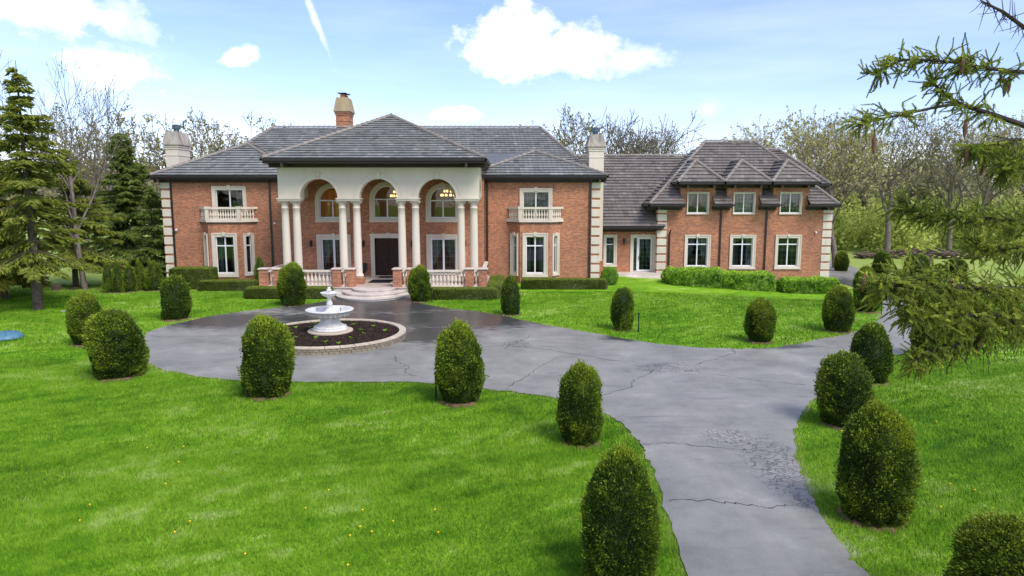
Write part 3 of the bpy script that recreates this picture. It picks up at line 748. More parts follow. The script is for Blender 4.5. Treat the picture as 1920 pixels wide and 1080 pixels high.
# --- link and wing openings
window(LF, 7.18, 7.84, .72, 2.80, .19, (), (2.22,), key=False, grid=.28, cur='full', fw=.06)
window(LF, 9.28, 9.62, .14, 2.76, .0, (), (), key=False, casing=False, grid=.25, cur='full', fw=.05, name='sidelight')
lkd = window(LF, 9.63, 10.76, .14, 2.76, .0, (), (), key=False, casing=False, cur='swag', fw=.13, name='garden_door', grid=.3)
c = MB()
for a, b in ((9.06, 9.28), (10.76, 10.98)): LF.box(c, a, b, -.05, .09, .12, 2.76)
LF.box(c, 9.06, 10.98, -.05, .09, 2.762, 2.98); LF.box(c, 9.92, 10.12, -.10, -.05, 2.78, 3.03); hpart('stone_casing', c, 'stone', lkd)
hd = MB(); hd.box(9.72, 9.745, 53.04, 53.085, 1.0, 1.35); hpart('door_handle', hd, 'iron', lkd)
for k, (a, b) in enumerate(LW): window(GF, a, b, .62, 2.80, .20, (.5,), (2.28,), cur='swag' if k == 0 else ('sides' if k == 1 else None), grid=.3)
for k, (c_, a, b) in enumerate(DC): window(GF, c_ - .76, c_ + .76, 4.62, 6.12, .07, (.5,), (), key=False, cur=('swag', 'full', 'swag')[k], grid=.25 if k else 0, fw=.06)

# --- quoins (stone blocks with brick showing between)
def quoin(x, y, w, z, parent, h=.50):
    key = ('q', round(w, 2), round(h, 2))
    if key not in QM:
        mb = MB(); b = .02
        mb.hexa([(0, -.05, 0), (w, -.05, 0), (w, .55, 0), (0, .55, 0), (0, -.05, h), (w, -.05, h), (w, .55, h), (0, .55, h)])
        me = mb.mesh('quoin_block')
        bmq = bmesh.new(); bmq.from_mesh(me); bmesh.ops.bevel(bmq, geom=bmq.edges[:], offset=.018, segments=1, affect='EDGES'); bmq.to_mesh(me); bmq.free()
        me.materials.append(MT['stone']); QM[key] = me
    hinst('quoin_block', QM[key], 'stone', (x, y, z), parent)
QM = {}
for k in range(11):
    z = .02 + k * .64
    if z + .5 < 7.05: quoin(-24.06, 48.0, .62, z, oL); quoin(5.46, 48.0, .62, z, oR)
for k in range(9):
    z = -.85 + k * .612
    if k: quoin(10.93, 52.3, .70, z, oG, .49) if z < 4.6 else None
    quoin(23.35, 52.3, .70, z, oG, .49) if z < 4.6 else None
quoin(10.93, 52.3, .70, -.85 + 9 * .612 - .02, oG, .30); quoin(23.35, 52.3, .70, -.85 + 9 * .612 - .02, oG, .30)

# --- roofs
def roof(name, faces, tile, caps, ex=.385, tw=.33, extra=None):
    """faces: convex polygons, first edge the eave (left to right seen from outside)"""
    mb = MB(); deck = MB()
    for poly in faces:
        P = [Vector(p) for p in poly]
        u = (P[1] - P[0]).normalized(); n = None
        for q in P[2:]:
            n = u.cross(q - P[0])
            if n.length > 1e-4: break
        n.normalize()
        if n.z < 0: n = -n
        v = n.cross(u)
        if v.z < 0: v = -v
        L = [((p - P[0]).dot(u), (p - P[0]).dot(v)) for p in P]
        deck.add([tuple(p - n * .03) for p in P], [tuple(range(len(P)))], .5)
        vmax = max(b for a, b in L)
        def span(vv):
            xs = []
            for i in range(len(L)):
                (a, b), (c, d) = L[i], L[(i + 1) % len(L)]
                if abs(b - d) < 1e-6:
                    if abs(b - vv) < 1e-6: xs += [a, c]
                elif min(b, d) - 1e-6 <= vv <= max(b, d) + 1e-6: xs.append(a + (c - a) * (vv - b) / (d - b))
            return (min(xs), max(xs)) if xs else None
        rows = max(1, round(vmax / ex)); e = vmax / rows
        for j in range(rows):
            v0, v1 = j * e, min(vmax - 1e-4, (j + 1) * e + .05)
            s0, s1 = span(v0 + 1e-4), span(v1)
            if not s0 or not s1: continue
            ua = s0[0] - (tw * .5 if j % 2 else 0) + .0
            ua = min(s0[0], s1[0]) - (tw * .5 if j % 2 else 0)
            end = max(s0[1], s1[1])
            while ua < end:
                ub = ua + tw - .012
                a0, b0 = max(ua, s0[0]), min(ub, s0[1]); a1, b1 = max(ua, s1[0]), min(ub, s1[1])
                if b0 - a0 > .01 or b1 - a1 > .01:
                    if b0 < a0: a0 = b0 = min(max((a0 + b0) / 2, s0[0]), s0[1])
                    if b1 < a1: a1 = b1 = min(max((a1 + b1) / 2, s1[0]), s1[1])
                    lift = .090 + random.uniform(-.005, .006); lo = random.uniform(-.004, .004)
                    q = [P[0] + u * a0 + v * (v0 + lo) + n * lift, P[0] + u * b0 + v * (v0 + lo) + n * lift, P[0] + u * b1 + v * v1 + n * .004, P[0] + u * a1 + v * v1 + n * .004]
                    r = [P[0] + u * a0 + v * (v0 + lo) + n * (lift - .045), P[0] + u * b0 + v * (v0 + lo) + n * (lift - .045)]
                    mb.add([tuple(x) for x in q + r], [(0, 1, 2, 3), (4, 5, 1, 0), (4, 0, 3), (1, 5, 2), (5, 4, 3, 2)])
                ua += tw
    o = hpart(name, mb, tile); o['kind'] = 'stuff'
    hpart('roof_deck', deck, 'soffit', o)
    cb = MB()
    for a, b in caps:
        a, b = Vector(a), Vector(b); d = b - a; l = d.length; d.normalize(); m = max(1, round(l / .40)); sd = d.cross(Vector((0, 0, 1))); sd.normalize(); up = sd.cross(d)
        for k in range(m):
            p, q = a + d * (l * k / m), a + d * (l * (k + 1) / m + .04)
            def ringp(c, r, dz): return [c + sd * (r * math.cos(g)) + up * (r * math.sin(g) * .8 + dz) for g in (math.pi * 1.08, math.pi * .75, math.pi * .5, math.pi * .25, -math.pi * .08)]
            A, B = ringp(p, .140, .075), ringp(q, .120, .055)
            cb.add([tuple(x) for x in A + B], [(i, i + 1, i + 6, i + 5) for i in range(4)] + [(0, 1, 2, 3, 4)])
    if cb.f: hpart('ridge_tiles', cb, 'ridge', o)['kind'] = 'stuff'
    return o
def eave(parent, pts, wall_in=.55, drop=.20, gut=True):
    """gutter, fascia and soffit along an eave polyline given left to right seen from outside (inside is to the left of travel)"""
    g = MB(); s = MB()
    for (a, b) in zip(pts[:-1], pts[1:]):
        a, b = Vector(a), Vector(b); d = (b - a); d.z = 0; d.normalize(); n = Vector((-d.y, d.x, 0))
        def bx(mb, n0, n1, z0, z1, ea=0.0, eb=0.0):
            q = [a + n * n0 - d * ea, b + n * n0 + d * eb, b + n * n1 + d * eb, a + n * n1 - d * ea]
            mb.hexa([(*p.xy, p.z + z0) for p in q] + [(*p.xy, p.z + z1) for p in q])
        bx(g, -.11, .02, -.13, .0, .11, .11); bx(g, -.125, -.07, -.02, .015, .12, .12)
        bx(s, .022, .07, -drop - .06, -.02, -.0, -.0); bx(s, .072, wall_in + .3, -drop - .05, -drop, .0, .0); bx(s, wall_in - .10, wall_in + .05, -drop - .26, -drop - .052)
    hpart('gutter', g, 'gutter', parent); hpart('soffit', s, 'soffit', parent)

EZ = 7.28
# main block
mr = [(-22.2, 49.1, EZ), (5.86, 49.1, EZ), (5.86, 64.5, EZ), (-22.2, 64.5, EZ)]; r0, r1 = (-19.15, 56.8, 11.31), (2.22, 56.8, 11.31)
ro = roof('roof', [[mr[0], mr[1], r1, r0], [mr[1], mr[2], r1], [mr[2], mr[3], r0, r1], [mr[3], mr[0], r0]], 'tile', [(r0, r1), (mr[0], r0), (mr[1], r1)])
mp = MB(); sl = (11.31 - EZ) / 7.7
for a, b in ((-3.6, -1.2), (-1.195, 1.2)):
    ya, yb = 49.4, 52.15; za, zb = EZ + (ya - 49.1) * sl + .13, EZ + (yb - 49.1) * sl + .13
    mp.hexa([(a, ya, za), (b, ya, za), (b, yb, zb), (a, yb, zb), (a, ya, za + .03), (b, ya, za + .03), (b, yb, zb + .03), (a, yb, zb + .03)])
hpart('metal_flashing', mp, 'metal', ro)
# left and right wing hips
aL = (-19.44, 51.9, 9.66); bL = (-19.44, 57.5, 9.66); L0, L1, L2, L3 = (-24.45, 47.45, EZ), (-14.43, 47.45, EZ), (-14.43, 55.0, EZ), (-24.45, 62.3, EZ)
ro = roof('roof', [[L0, L1, aL], [L1, L2, (-19.44, 55.0, 9.66), aL], [L3, L0, aL, bL]], 'tile', [(L0, aL), (L1, aL), (aL, bL)])
eave(ro, [(-24.45, 62.3, EZ), (-24.45, 47.45, EZ), (-14.62, 47.45, EZ)][::1], .5)
aR = (1.66, 51.0, 9.08); bR = (1.66, 53.4, 9.08); R0, R1, R2, R3 = (-3.06, 47.45, EZ), (6.42, 47.45, EZ), (6.42, 62.3, EZ), (-3.06, 52, EZ)
ro = roof('roof', [[R0, R1, aR], [R1, R2, bR, aR], [R3, R0, aR, bR]], 'tile', [(R0, aR), (R1, aR), (aR, bR)])
eave(ro, [(-1.9, 47.45, EZ), (6.42, 47.45, EZ), (6.42, 62.3, EZ)], .5)
# portico roof
PZ = 8.12; pa = (-8.2, 48.2, 11.28); p0, p1, p2, p3 = (-14.80, 41.7, PZ), (-1.60, 41.7, PZ), (-1.60, 54.5, PZ), (-14.80, 54.5, PZ)
ro = roof('roof', [[p0, p1, pa], [p1, p2, pa], [p2, p3, pa], [p3, p0, pa]], 'tile', [(p0, pa), (p1, pa), (p2, pa), (p3, pa)])
eave(ro, [(-14.80, 50.2, PZ), p0, p1, (-1.60, 50.2, PZ)], 1.15, .22)
fb = MB(); fb.lathe([(.05, 11.28), (.10, 11.34), (.10, 11.42), (.03, 11.47)], -8.2, 48.2, 8); hpart('finial', fb, 'gutter', ro)
# link
K0, K1 = (6.30, 52.05, 3.62), (13.2, 52.05, 3.62); kr0, kr1 = (3.5, 59.0, 9.20), (17.5, 59.0, 9.20)
ro = roof('roof', [[K0, (11.5, 52.05, 3.62), (11.5, 59.0, 9.20), (3.5, 59.0, 9.20), (3.5, 56.0, 6.8)], [(11.5, 55.2, 6.15), (17.5, 55.2, 6.15), kr1, (11.5, 59.0, 9.20)], [(17.5, 66, 3.6), (3.5, 66, 3.6), kr0, kr1]], 'tile2', [(kr0, kr1)], ex=.375, tw=.36)
eave(ro, [(6.06, 52.05, 3.62), (11.25, 52.05, 3.62)], .95, .16)
# garage wing
YE, ZE = 51.5, 5.28; g0, g1 = (15.89, 58.0, 10.30), (19.87, 58.0, 10.30); gl, gr = (10.15, YE, ZE), (24.12, YE, ZE)
def lerp(a, b, t): return tuple(a[i] + (b[i] - a[i]) * t for i in range(3))
t1 = (54.4 - YE) / 6.5; zt = ZE + (10.30 - ZE) * t1; A1, B1 = lerp(gl, g0, t1), lerp(gr, g1, t1)
faces = [[A1, B1, g1, g0]]
for xa, xb in ((10.15, 12.75), (14.98, 16.32), (18.44, 19.78), (22.02, 24.12)):
    xl = max(xa, A1[0]) if xa > 10.2 else A1[0]; xr = xb if xb < 24 else B1[0]
    faces.append([(xa, YE, ZE), (xb, YE, ZE), (xr, 54.4, zt), (xl, 54.4, zt)])
gb = (24.12, 60, ZE)
faces += [[gr, (24.12, 64.5, ZE), g1], [(10.15, 64.5, ZE), gl, g0], [(24.12, 64.5, ZE), (10.15, 64.5, ZE), g0, g1]]
ro = roof('roof', faces, 'tile2', [(g0, g1), (gl, g0), (gr, g1)], ex=.375, tw=.36)
eave(ro, [(10.15, 54.5, ZE), gl, (12.75, YE, ZE)], .75, .16)
for xa, xb in ((14.98, 16.32), (18.44, 19.78)): eave(ro, [(xa, YE, ZE), (xb, YE, ZE)], .75, .16)
eave(ro, [(22.02, YE, ZE), gr, (24.12, 60, ZE)], .75, .16)
DZ = 6.90
for c_, a, b in DC:
    e0, e1 = (c_ - 1.74, YE, DZ), (c_ + 1.74, YE, DZ); ap = (c_, 53.3, 8.53); bp = (c_, 56.2, 8.53)
    do = roof('dormer_roof', [[e0, e1, ap], [e1, (c_ + 1.74, 55.2, DZ), bp, ap], [(c_ - 1.74, 55.2, DZ), e0, ap, bp]], 'tile2', [(e0, ap), (e1, ap), (ap, bp)], ex=.38, tw=.36)
    eave(do, [(c_ - 1.69, 53.6, DZ), (c_ - 1.69, YE, DZ), (c_ + 1.69, YE, DZ), (c_ + 1.69, 53.6, DZ)], .75, .14)
    fb = MB(); fb.lathe([(.09, 8.52), (.11, 8.60), (.03, 8.68)], c_, 53.28, 8); hpart('finial', fb, 'gutter', do)
# block behind the wing
h0, h1, h2, h3 = (16.0, 55.0, 6.82), (24.95, 55.0, 6.82), (24.95, 65, 6.82), (16.0, 65, 6.82); q0, q1 = (18.5, 60.0, 9.78), (22.62, 60.0, 9.78)
ro = roof('roof', [[h0, h1, q1, q0], [h1, h2, q1], [h2, h3, q0, q1]], 'tile2', [(q0, q1), (h1, q1)], ex=.375, tw=.36)
eave(ro, [(22.4, 55.0, 6.82), (24.95, 55.0, 6.82), (24.95, 65, 6.82)], .6, .16)

# --- downspouts, cameras, lanterns
def spout(x, y, z0, z1):
    mb = MB(); mb.box(x - .055, x + .055, y - .10, y - .005, z0, z1); mb.hexa([(x - .05, y - .10, z1), (x + .05, y - .10, z1), (x + .05, y - .01, z1), (x - .05, y - .01, z1), (x - .05, y - .52, z1 + .32), (x + .05, y - .52, z1 + .32), (x + .05, y - .43, z1 + .32), (x - .05, y - .43, z1 + .32)])
    for k in range(3): z = z0 + (z1 - z0) * (.2 + .3 * k); mb.box(x - .075, x + .075, y - .106, y - .003, z, z + .05)
    hpart('downspout', mb, 'gutter')
for x in (-23.36, -16.60, -1.70, 5.36): spout(x, 48.0, 0, 6.78)
for x in (15.68, 19.10): spout(x, 52.3, -.7, 4.86)
spout(11.85, 52.3, -.5, 3.1)
def wallcam(x, y, z):
    mb = MB(); mb.lathe([(.07, -.02), (.075, .03), (.06, .07)], 0, 0, 10); 
    me_ = [(a + x, b + y - .12, c + z) for a, b, c in mb.v]; mb.v = me_
    mb.box(x - .05, x + .05, y - .10, y - .003, z + .03, z + .12); hpart('security_camera', mb, 'white')
wallcam(-23.15, 48, 3.55); wallcam(-16.35, 48, 4.0); wallcam(22.85, 52.3, 3.15)
def lantern(x, y, z):
    mb = MB(); mb.box(x - .05, x + .05, y - .16, y - .003, z + .18, z + .22); mb.box(x - .05, x + .05, y - .03, y - .001, z - .10, z + .25)
    mb.lathe([(.03, z - .22), (.06, z - .16), (.085, z + .08), (.10, z + .10), (.02, z + .2)], x, y - .18, 6)
    hpart('wall_lantern', mb, 'iron')
for x in (-13.75, -10.15, -6.85, -3.2): lantern(x, 47.5, 2.65)
lantern(8.55, 53.0, 2.45)

# --- chimneys
def chimney(x0, x1, y0, y1, zb, zt, ztop, hood, body, name='chimney', flue='metal'):
    mb = MB(); mb.box(x0, x1, y0, y1, zb, zt)
    ch = hpart(name, mb, body)
    tr = MB()
    for k, (dz, ov) in enumerate(((-.75, .03), (-.28, .05), (-.14, .09))): tr.box(x0 - ov, x1 + ov, y0 - ov, y1 + ov, zt + dz, zt + dz + (.10 if k else .05))
    hpart('moulding', tr, body, ch)
    a, b = .16, -.06
    hd = MB(); q = lambda o, z: [(x0 - o, y0 - o, z), (x1 + o, y0 - o, z), (x1 + o, y1 + o, z), (x0 - o, y1 + o, z)]
    hd.hexa(q(a, zt + .002) + q(a, zt + .06)); hd.hexa(q(a - .01, zt + .06) + q(b, ztop)); hpart('hood', hd, hood, ch)
    xm, ym = (x0 + x1) / 2, (y0 + y1) / 2; fl = MB()
    if flue == 'metal':
        fl.lathe([(.20, ztop - .02), (.20, ztop + .22), (.29, ztop + .24), (.29, ztop + .50), (.12, ztop + .56)], xm, ym, 14); hpart('flue', fl, 'flue', ch)
    else:
        for k, dy in enumerate((-.35, .3)):
            fl = MB(); fl.lathe([(.19, ztop - .02), (.19, ztop + .26)], xm - .02 + .1 * k, ym + dy, 12); f_ = hpart('flue', fl, 'clay', ch)
            cp = MB(); cp.box(xm - .36 + .1 * k, xm + .32 + .1 * k, ym + dy - .3, ym + dy + .3, ztop + .34, ztop + .38)
            cp.tube([(xm - .02 + .1 * k, ym + dy, ztop + .26), (xm - .02 + .1 * k, ym + dy, ztop + .35)], [.05, .05], 5); hpart('flue_cap', cp, 'iron', ch)
chimney(-24.66, -23.76, 50.2, 52.0, 0, 9.50, 10.45, 'cap', 'stucco')
chimney(5.50, 6.55, 50.2, 52.0, 1.25, 9.36, 10.24, 'cap', 'stucco')
chimney(-14.15, -13.1, 57.0, 58.5, 9.5, 12.60, 13.72, 'tan', 'brick', flue='clay')
kb = MB(); kb.box(6.054, 6.62, 50.12, 52.08, 0, 1.248); hpart('chimney_base', kb, 'brick')

# --- portico
port = MB(); SF = Fr(0, 42.9)
arch3 = [(-11.86, 1.16, 5.80, 5.80), (-8.20, 1.16, 5.80, 5.80), (-4.60, 1.16, 5.80, 5.80)]
panel(port, SF, -14.34, -2.06, 5.80, 7.90, .55, (), arch3)
SR = Fr(-2.06, 43.452, 0, 1); panel(port, SR, 0, 4.04, 5.80, 7.90, .5, (), [(2.0, 1.2, 5.80, 5.80)]); SLf = Fr(-14.34, 47.49, 0, -1); panel(port, SLf, 0, 4.04, 5.80, 7.90, .5, (), [(2.04, 1.2, 5.80, 5.80)])
port_o = hpart('portico', port, 'stucco', label='cream stucco arcade with three arches')
ce = MB(); ce.box(-13.8, -2.6, 43.46, 47.49, 7.60, 7.70); hpart('portico_ceiling', ce, 'soffit', port_o)
so = MB()   # underside between arches
for a, b in ((-14.34, -13.02), (-10.70, -9.36), (-7.04, -5.76), (-3.44, -2.06)):
    im = MB(); im.box(a - .05, b + .05, 42.80, 43.50, 5.62, 5.72); im.box(a - .10, b + .10, 42.75, 43.55, 5.722, 5.797); hpart('impost', im, 'stone', port_o)
    bd = MB(); bd.box(a + .003, b - .003, 42.86, 42.897, 5.83, 6.06) if False else bd.box(a + .22, b - .22, 42.86, 42.897, 5.80, 5.90); hpart('band', bd, 'stone', port_o)
for uc, r, zs, zp in arch3:
    tm = MB()
    for ra, rb, na in ((r + .002, r + .10, -.05), (r + .10, r + .24, -.03), (r + .24, r + .29, -.06)):
        po, pi = arc_pts(uc, zp, rb, 24), arc_pts(uc, zp, ra, 24)
        for k in range(24):
            q = [po[k], po[k + 1], pi[k + 1], pi[k]]; tm.hexa([SF(a, na, z) for a, z in q] + [SF(a, -.002, z) for a, z in q])
    hpart('arch_trim', tm, 'stucco', port_o)
    ks = MB(); z0, z1 = zp + r - .02, zp + r + .42
    ks.hexa([SF(uc - .11, -.11, z0), SF(uc + .11, -.11, z0), SF(uc + .11, -.003, z0), SF(uc - .11, -.003, z0), SF(uc - .16, -.11, z1), SF(uc + .16, -.11, z1), SF(uc + .16, -.003, z1), SF(uc - .16, -.003, z1)]); hpart('keystone', ks, 'stone', port_o)
cm = MB()
prof = [(.31, .0), (.31, .06), (.34, .08), (.34, .15), (.28, .18), (.30, .22), (.255, .26)] + [(.25 - .035 * (k / 8) ** 1.7, .30 + 3.98 * k / 8) for k in range(9)] + [(.24, 4.30), (.24, 4.35), (.215, 4.37), (.215, 4.52), (.25, 4.56), (.29, 4.62)]
cm.lathe(prof, n=24); CM = cm.mesh('column', smooth=True); CM.materials.append(MT['stucco'])
pl = MB(); pl.box(-.35, .35, -.35, .35, 0, .40); PED = pl.mesh('pedestal'); PED.materials.append(MT['brick'])
ab = MB(); ab.box(-.31, .31, -.31, .31, 0, .08); AB = ab.mesh('abacus'); AB.materials.append(MT['stone'])
for x in (-14.05, -13.35, -10.50, -9.62, -6.84, -5.98, -3.16, -2.36):
    hinst('column', CM, 'stucco', (x, 43.2, .86), port_o); hinst('pedestal', PED, 'brick', (x, 43.2, .455), port_o); hinst('abacus', AB, 'stone', (x, 43.2, 5.52), port_o)

# --- porch, balustrade and curved steps
po = MB(); po.box(-15.4, -1.45, 41.55, 47.5, .40, .452); porch = hpart('porch', po, 'porch', label='pinkish stone porch floor behind the balustrade')
pb = MB(); pb.box(-15.3, -1.55, 41.62, 47.5, -.05, .398); hpart('porch_base', pb, 'step', porch)
PR = MB(); PR.box(-.26, .26, -.26, .26, 0, 1.04); PR = PR.mesh('brick_pier'); PR.materials.append(MT['brick'])
PC = MB(); PC.hexa([(-.31, -.31, 0), (.31, -.31, 0), (.31, .31, 0), (-.31, .31, 0), (-.33, -.33, .05), (.33, -.33, .05), (.33, .33, .05), (-.33, .33, .05)]); PC.hexa([(-.33, -.33, .05), (.33, -.33, .05), (.33, .33, .05), (-.33, .33, .05), (-.24, -.24, .11), (.24, -.24, .11), (.24, .24, .11), (-.24, .24, .11)]); PC = PC.mesh('pier_cap'); PC.materials.append(MT['porch'])
PX = [-15.05, -14.20, -10.62, -9.80, -6.94, -6.10, -2.58, -1.76]
for x in PX:
    hinst('brick_pier', PR, 'brick', (x, 41.90, .455), porch); hinst('pier_cap', PC, 'porch', (x, 41.90, 1.497), porch)
def balrun(xa, xb, y, n):
    rb = MB(); rb.box(xa, xb, y - .11, y + .11, .455, .56); hpart('foot_rail', rb, 'stone', porch); rb = MB(); rb.box(xa, xb, y - .13, y + .13, 1.342, 1.46); hpart('rail', rb, 'stone', porch)
    for k in range(n): hinst('baluster', BAL2, 'stone', (xa + (xb - xa) * (k + .5) / n, y, .561), porch)
balrun(-14.79, -14.46, 41.9, 1); balrun(-13.93, -10.89, 41.9, 13); balrun(-10.35, -10.07, 41.9, 1); balrun(-6.67, -6.37, 41.9, 1); balrun(-5.83, -2.85, 41.9, 13); balrun(-2.31, -2.03, 41.9, 1)
for x in (-15.05, -1.76):
    rb = MB(); rb.box(x - .11, x + .11, 42.18, 47.4, .455, .56); hpart('foot_rail', rb, 'stone', porch); rb = MB(); rb.box(x - .13, x + .13, 42.18, 47.4, 1.342, 1.46); hpart('rail', rb, 'stone', porch)
    for k in range(20): hinst('baluster', BAL2, 'stone', (x, 42.35 + k * .25, .561), porch)
for a, b, z0, z1 in ((2.30, 2.85, -.05, .15), (1.90, 2.10, .15, .30), (1.32, 1.42, .30, .449)):
    st = MB(); n = 36
    def ell(o, z): return [(-8.30 + (a + o) * math.cos(math.pi * (1 + k / n)), 41.545 + (b + o) * math.sin(math.pi * (1 + k / n)), z) for k in range(n + 1)]
    B0, B1, B2, B3 = ell(-.05, z0), ell(-.05, z1 - .055), ell(0, z1 - .05), ell(0, z1); m = n + 1
    st.add(B0 + B1 + B2 + B3, [(i + r * m, i + 1 + r * m, i + 1 + (r + 1) * m, i + (r + 1) * m) for r in range(3) for i in range(n)] + [tuple(range(3 * m, 4 * m))])
    hpart('step', st, 'step', porch)
sl = MB(); sl.box(7.75, 11.05, 51.5, 52.99, -.5, .12); sl.box(7.55, 11.05, 51.1, 51.498, -.6, -.08); hpart('stoop', sl, 'step')

# ------------------------------------------------------------------ things on and in the house
def boxthing(name, label, cat, x0, x1, y0, y1, z0, z1, mat, bev=.01):
    mb = MB(); mb.box(x0, x1, y0, y1, z0, z1); c = ((x0 + x1) / 2, (y0 + y1) / 2, z0)
    me_ = mb.mesh(name, c); b = bmesh.new(); b.from_mesh(me_); bmesh.ops.bevel(b, geom=b.edges[:], offset=bev, segments=1, affect='EDGES'); b.to_mesh(me_); b.free()
    return tag(obj(name, me_, mat, None, c), label, cat)
boxthing('door_mat', 'large black rubber mat on the porch at the top of the steps', 'mat', -9.15, -7.75, 43.6, 45.2, .453, .475, 'mat', .006)
boxthing('door_mat', 'small black mat directly at the carved front door', 'mat', -9.0, -8.0, 46.3, 47.2, .453, .473, 'mat', .006)
mb = MB(); mb.lathe([(.20, 0), (.22, .05), (.12, .10), (.12, .2), (.25, .38), (.30, .62), (.27, .78), (.31, .84), (.31, .90), (.26, .90), (.22, .8)], 0, 0, 18)
tag(obj('urn', mb.mesh('urn', smooth=True), 'iron', None, (-10.15, 46.95, .453)), 'dark urn planter beside the carved front door', 'urn')
def chandelier(x, y, z, label):
    t = thing('chandelier', label, 'chandelier', (x, y, z), group='lit chandeliers in the hall')
    st = MB(); st.tube([(0, 0, -.1), (0, 0, 7.0 - z)], [.02, .02], 6); st.lathe([(.02, -.35), (.09, -.25), (.05, -.1), (.10, 0), (.04, .12)], n=10)
    for k in range(10):
        a = k * math.pi / 5; st.tube([(0, 0, -.1), (.3 * math.cos(a), .3 * math.sin(a), -.22), (.52 * math.cos(a), .52 * math.sin(a), 0)], [.015, .012, .012], 4)
    obj('frame', st.mesh('frame'), 'iron', t)
    for r, n, zz in ((.52, 10, .08), (.30, 7, .36)):
        for k in range(n):
            a = k * 2 * math.pi / n; b = MB(); b.lathe([(.02, 0), (.055, .05), (.05, .11), (.01, .18)], n=7); obj('bulb', b.mesh('bulb'), 'bulb', t, (r * math.cos(a), r * math.sin(a), zz))
    lt = bpy.data.lights.new('chandelier_glow', 'POINT'); lt.energy = 16; lt.color = (1, .62, .30); lt.shadow_soft_size = .4
    lo_ = bpy.data.objects.new('chandelier_glow', lt); COL.objects.link(lo_); lo_.parent = t; lo_.location = (0, 0, .2)
    return t
chandelier(-8.15, 50.0, 5.75, 'lit brass chandelier seen through the middle arched window')
chandelier(-4.55, 50.0, 5.80, 'lit brass chandelier seen through the right arched window')
chandelier(-11.9, 50.4, 5.65, 'lit brass chandelier glowing behind the amber curtain of the left arched window')

# ------------------------------------------------------------------ fountain and its round bed
FX, FY = -7.62, 28.6
bed = thing('flower_bed', 'round stone edged mulch bed in the turning circle round the fountain', 'flower bed', (FX, FY, 0))
km = []
for q in range(3):
    mb = MB(); w, h, d = .205, .117, .19
    v = [(-w / 2, -d, 0), (w / 2, -d, 0), (w / 2, 0, 0), (-w / 2, 0, 0), (-w / 2, -d, h), (w / 2, -d, h), (w / 2, 0, h), (-w / 2, 0, h)]
    v = [(x + random.uniform(-.01, .01), y + random.uniform(-.015, .015), z + random.uniform(-.004, .004)) for x, y, z in v]
    mb.hexa(v, random.random()); me_ = mb.mesh('stone'); b = bmesh.new(); b.from_mesh(me_); bmesh.ops.bevel(b, geom=b.edges[:], offset=.016, segments=1, affect='EDGES'); b.to_mesh(me_); b.free(); me_.materials.append(MT['kerb']); km.append(me_)
BR = 3.12
for row in range(2):
    n = 91
    for k in range(n):
        a = 2 * math.pi * (k + .5 * row) / n
        obj('stone', random.choice(km), 'kerb', bed, ((BR - .19 + random.uniform(-.01, .01)) * math.cos(a), (BR - .19) * math.sin(a), .0 + row * .122), a + math.pi / 2)
mb = MB(); n = 34; g = .012
for i in range(1):
    a0, a1 = -math.pi / n + g / BR, math.pi / n - g / BR
    v = []
    for z in (.245, .295):
        for r_, a in ((BR - .26, a0), (BR + .02, a0), (BR + .02, 0), (BR + .02, a1), (BR - .26, a1), (BR - .26, 0)): v.append((r_ * math.cos(a), r_ * math.sin(a), z))
    mb.add(v, [(0, 1, 2, 5), (5, 2, 3, 4), (6, 11, 8, 7), (11, 10, 9, 8), (0, 6, 7, 1), (1, 7, 8, 2), (2, 8, 9, 3), (3, 9, 10, 4), (4, 10, 11, 5), (5, 11, 6, 0)], .5)
CAP = mb.mesh('cap_stone'); CAP.materials.append(MT['kerbcap'])
bmn = bmesh.new(); bmn.from_mesh(CAP); bmesh.ops.recalc_face_normals(bmn, faces=bmn.faces); bmn.to_mesh(CAP); bmn.free()
for k in range(n): obj('cap_stone', CAP, 'kerbcap', bed, (0, 0, random.uniform(-.004, .004)), 2 * math.pi * k / n)
rr = np.linspace(0, BR - .2, 14); mb = MB(); ns = 48; vs = []; fs = []
for i, r_ in enumerate(rr):
    for k in range(ns):
        a = 2 * math.pi * k / ns; vs.append((r_ * math.cos(a), r_ * math.sin(a), .215 + .09 * (1 - (r_ / BR) ** 2) + .018 * math.sin(5 * r_ + 3 * a) * math.sin(7 * a)))
for i in range(len(rr) - 1):
    for k in range(ns): fs.append((i * ns + k, i * ns + (k + 1) % ns, (i + 1) * ns + (k + 1) % ns, (i + 1) * ns + k))
mb.add(vs, fs, .5); obj('soil', mb.mesh('soil', smooth=True), 'soil', bed)
mb = MB()
for _ in range(5200):
    r_ = math.sqrt(random.random()) * (BR - .3); a = random.random() * 6.283
    if r_ < .6: continue
    x, y = r_ * math.cos(a), r_ * math.sin(a); z = .235 + .09 * (1 - (r_ / BR) ** 2); l, w, th = random.uniform(.02, .06), random.uniform(.006, .018), random.random() * 6.28
    dx, dy = math.cos(th) * l, math.sin(th) * l; nx_, ny_ = -math.sin(th) * w, math.cos(th) * w; s1 = random.uniform(-.02, .02)
    mb.quad((x - dx - nx_, y - dy - ny_, z - s1), (x + dx - nx_, y + dy - ny_, z + s1 + .01), (x + dx + nx_, y + dy + ny_, z + s1 + .012), (x - dx + nx_, y - dy + ny_, z - s1 + .004))
obj('mulch_chips', mb.mesh('mulch_chips'), 'mulchchip', bed)['kind'] = 'stuff'
def seedling():
    mb = MB()
    for k in range(9):
        a = random.random() * 6.28; l = random.uniform(.07, .15); up = random.uniform(.04, .12); w = .022
        p = (l * math.cos(a), l * math.sin(a), up); q = (-w * math.sin(a), w * math.cos(a))
        mb.add([(0, 0, 0), (p[0] * .55 + q[0], p[1] * .55 + q[1], up * .8), p, (p[0] * .55 - q[0], p[1] * .55 - q[1], up * .8)], [(0, 1, 2, 3)])
    return mb.mesh('seedling')
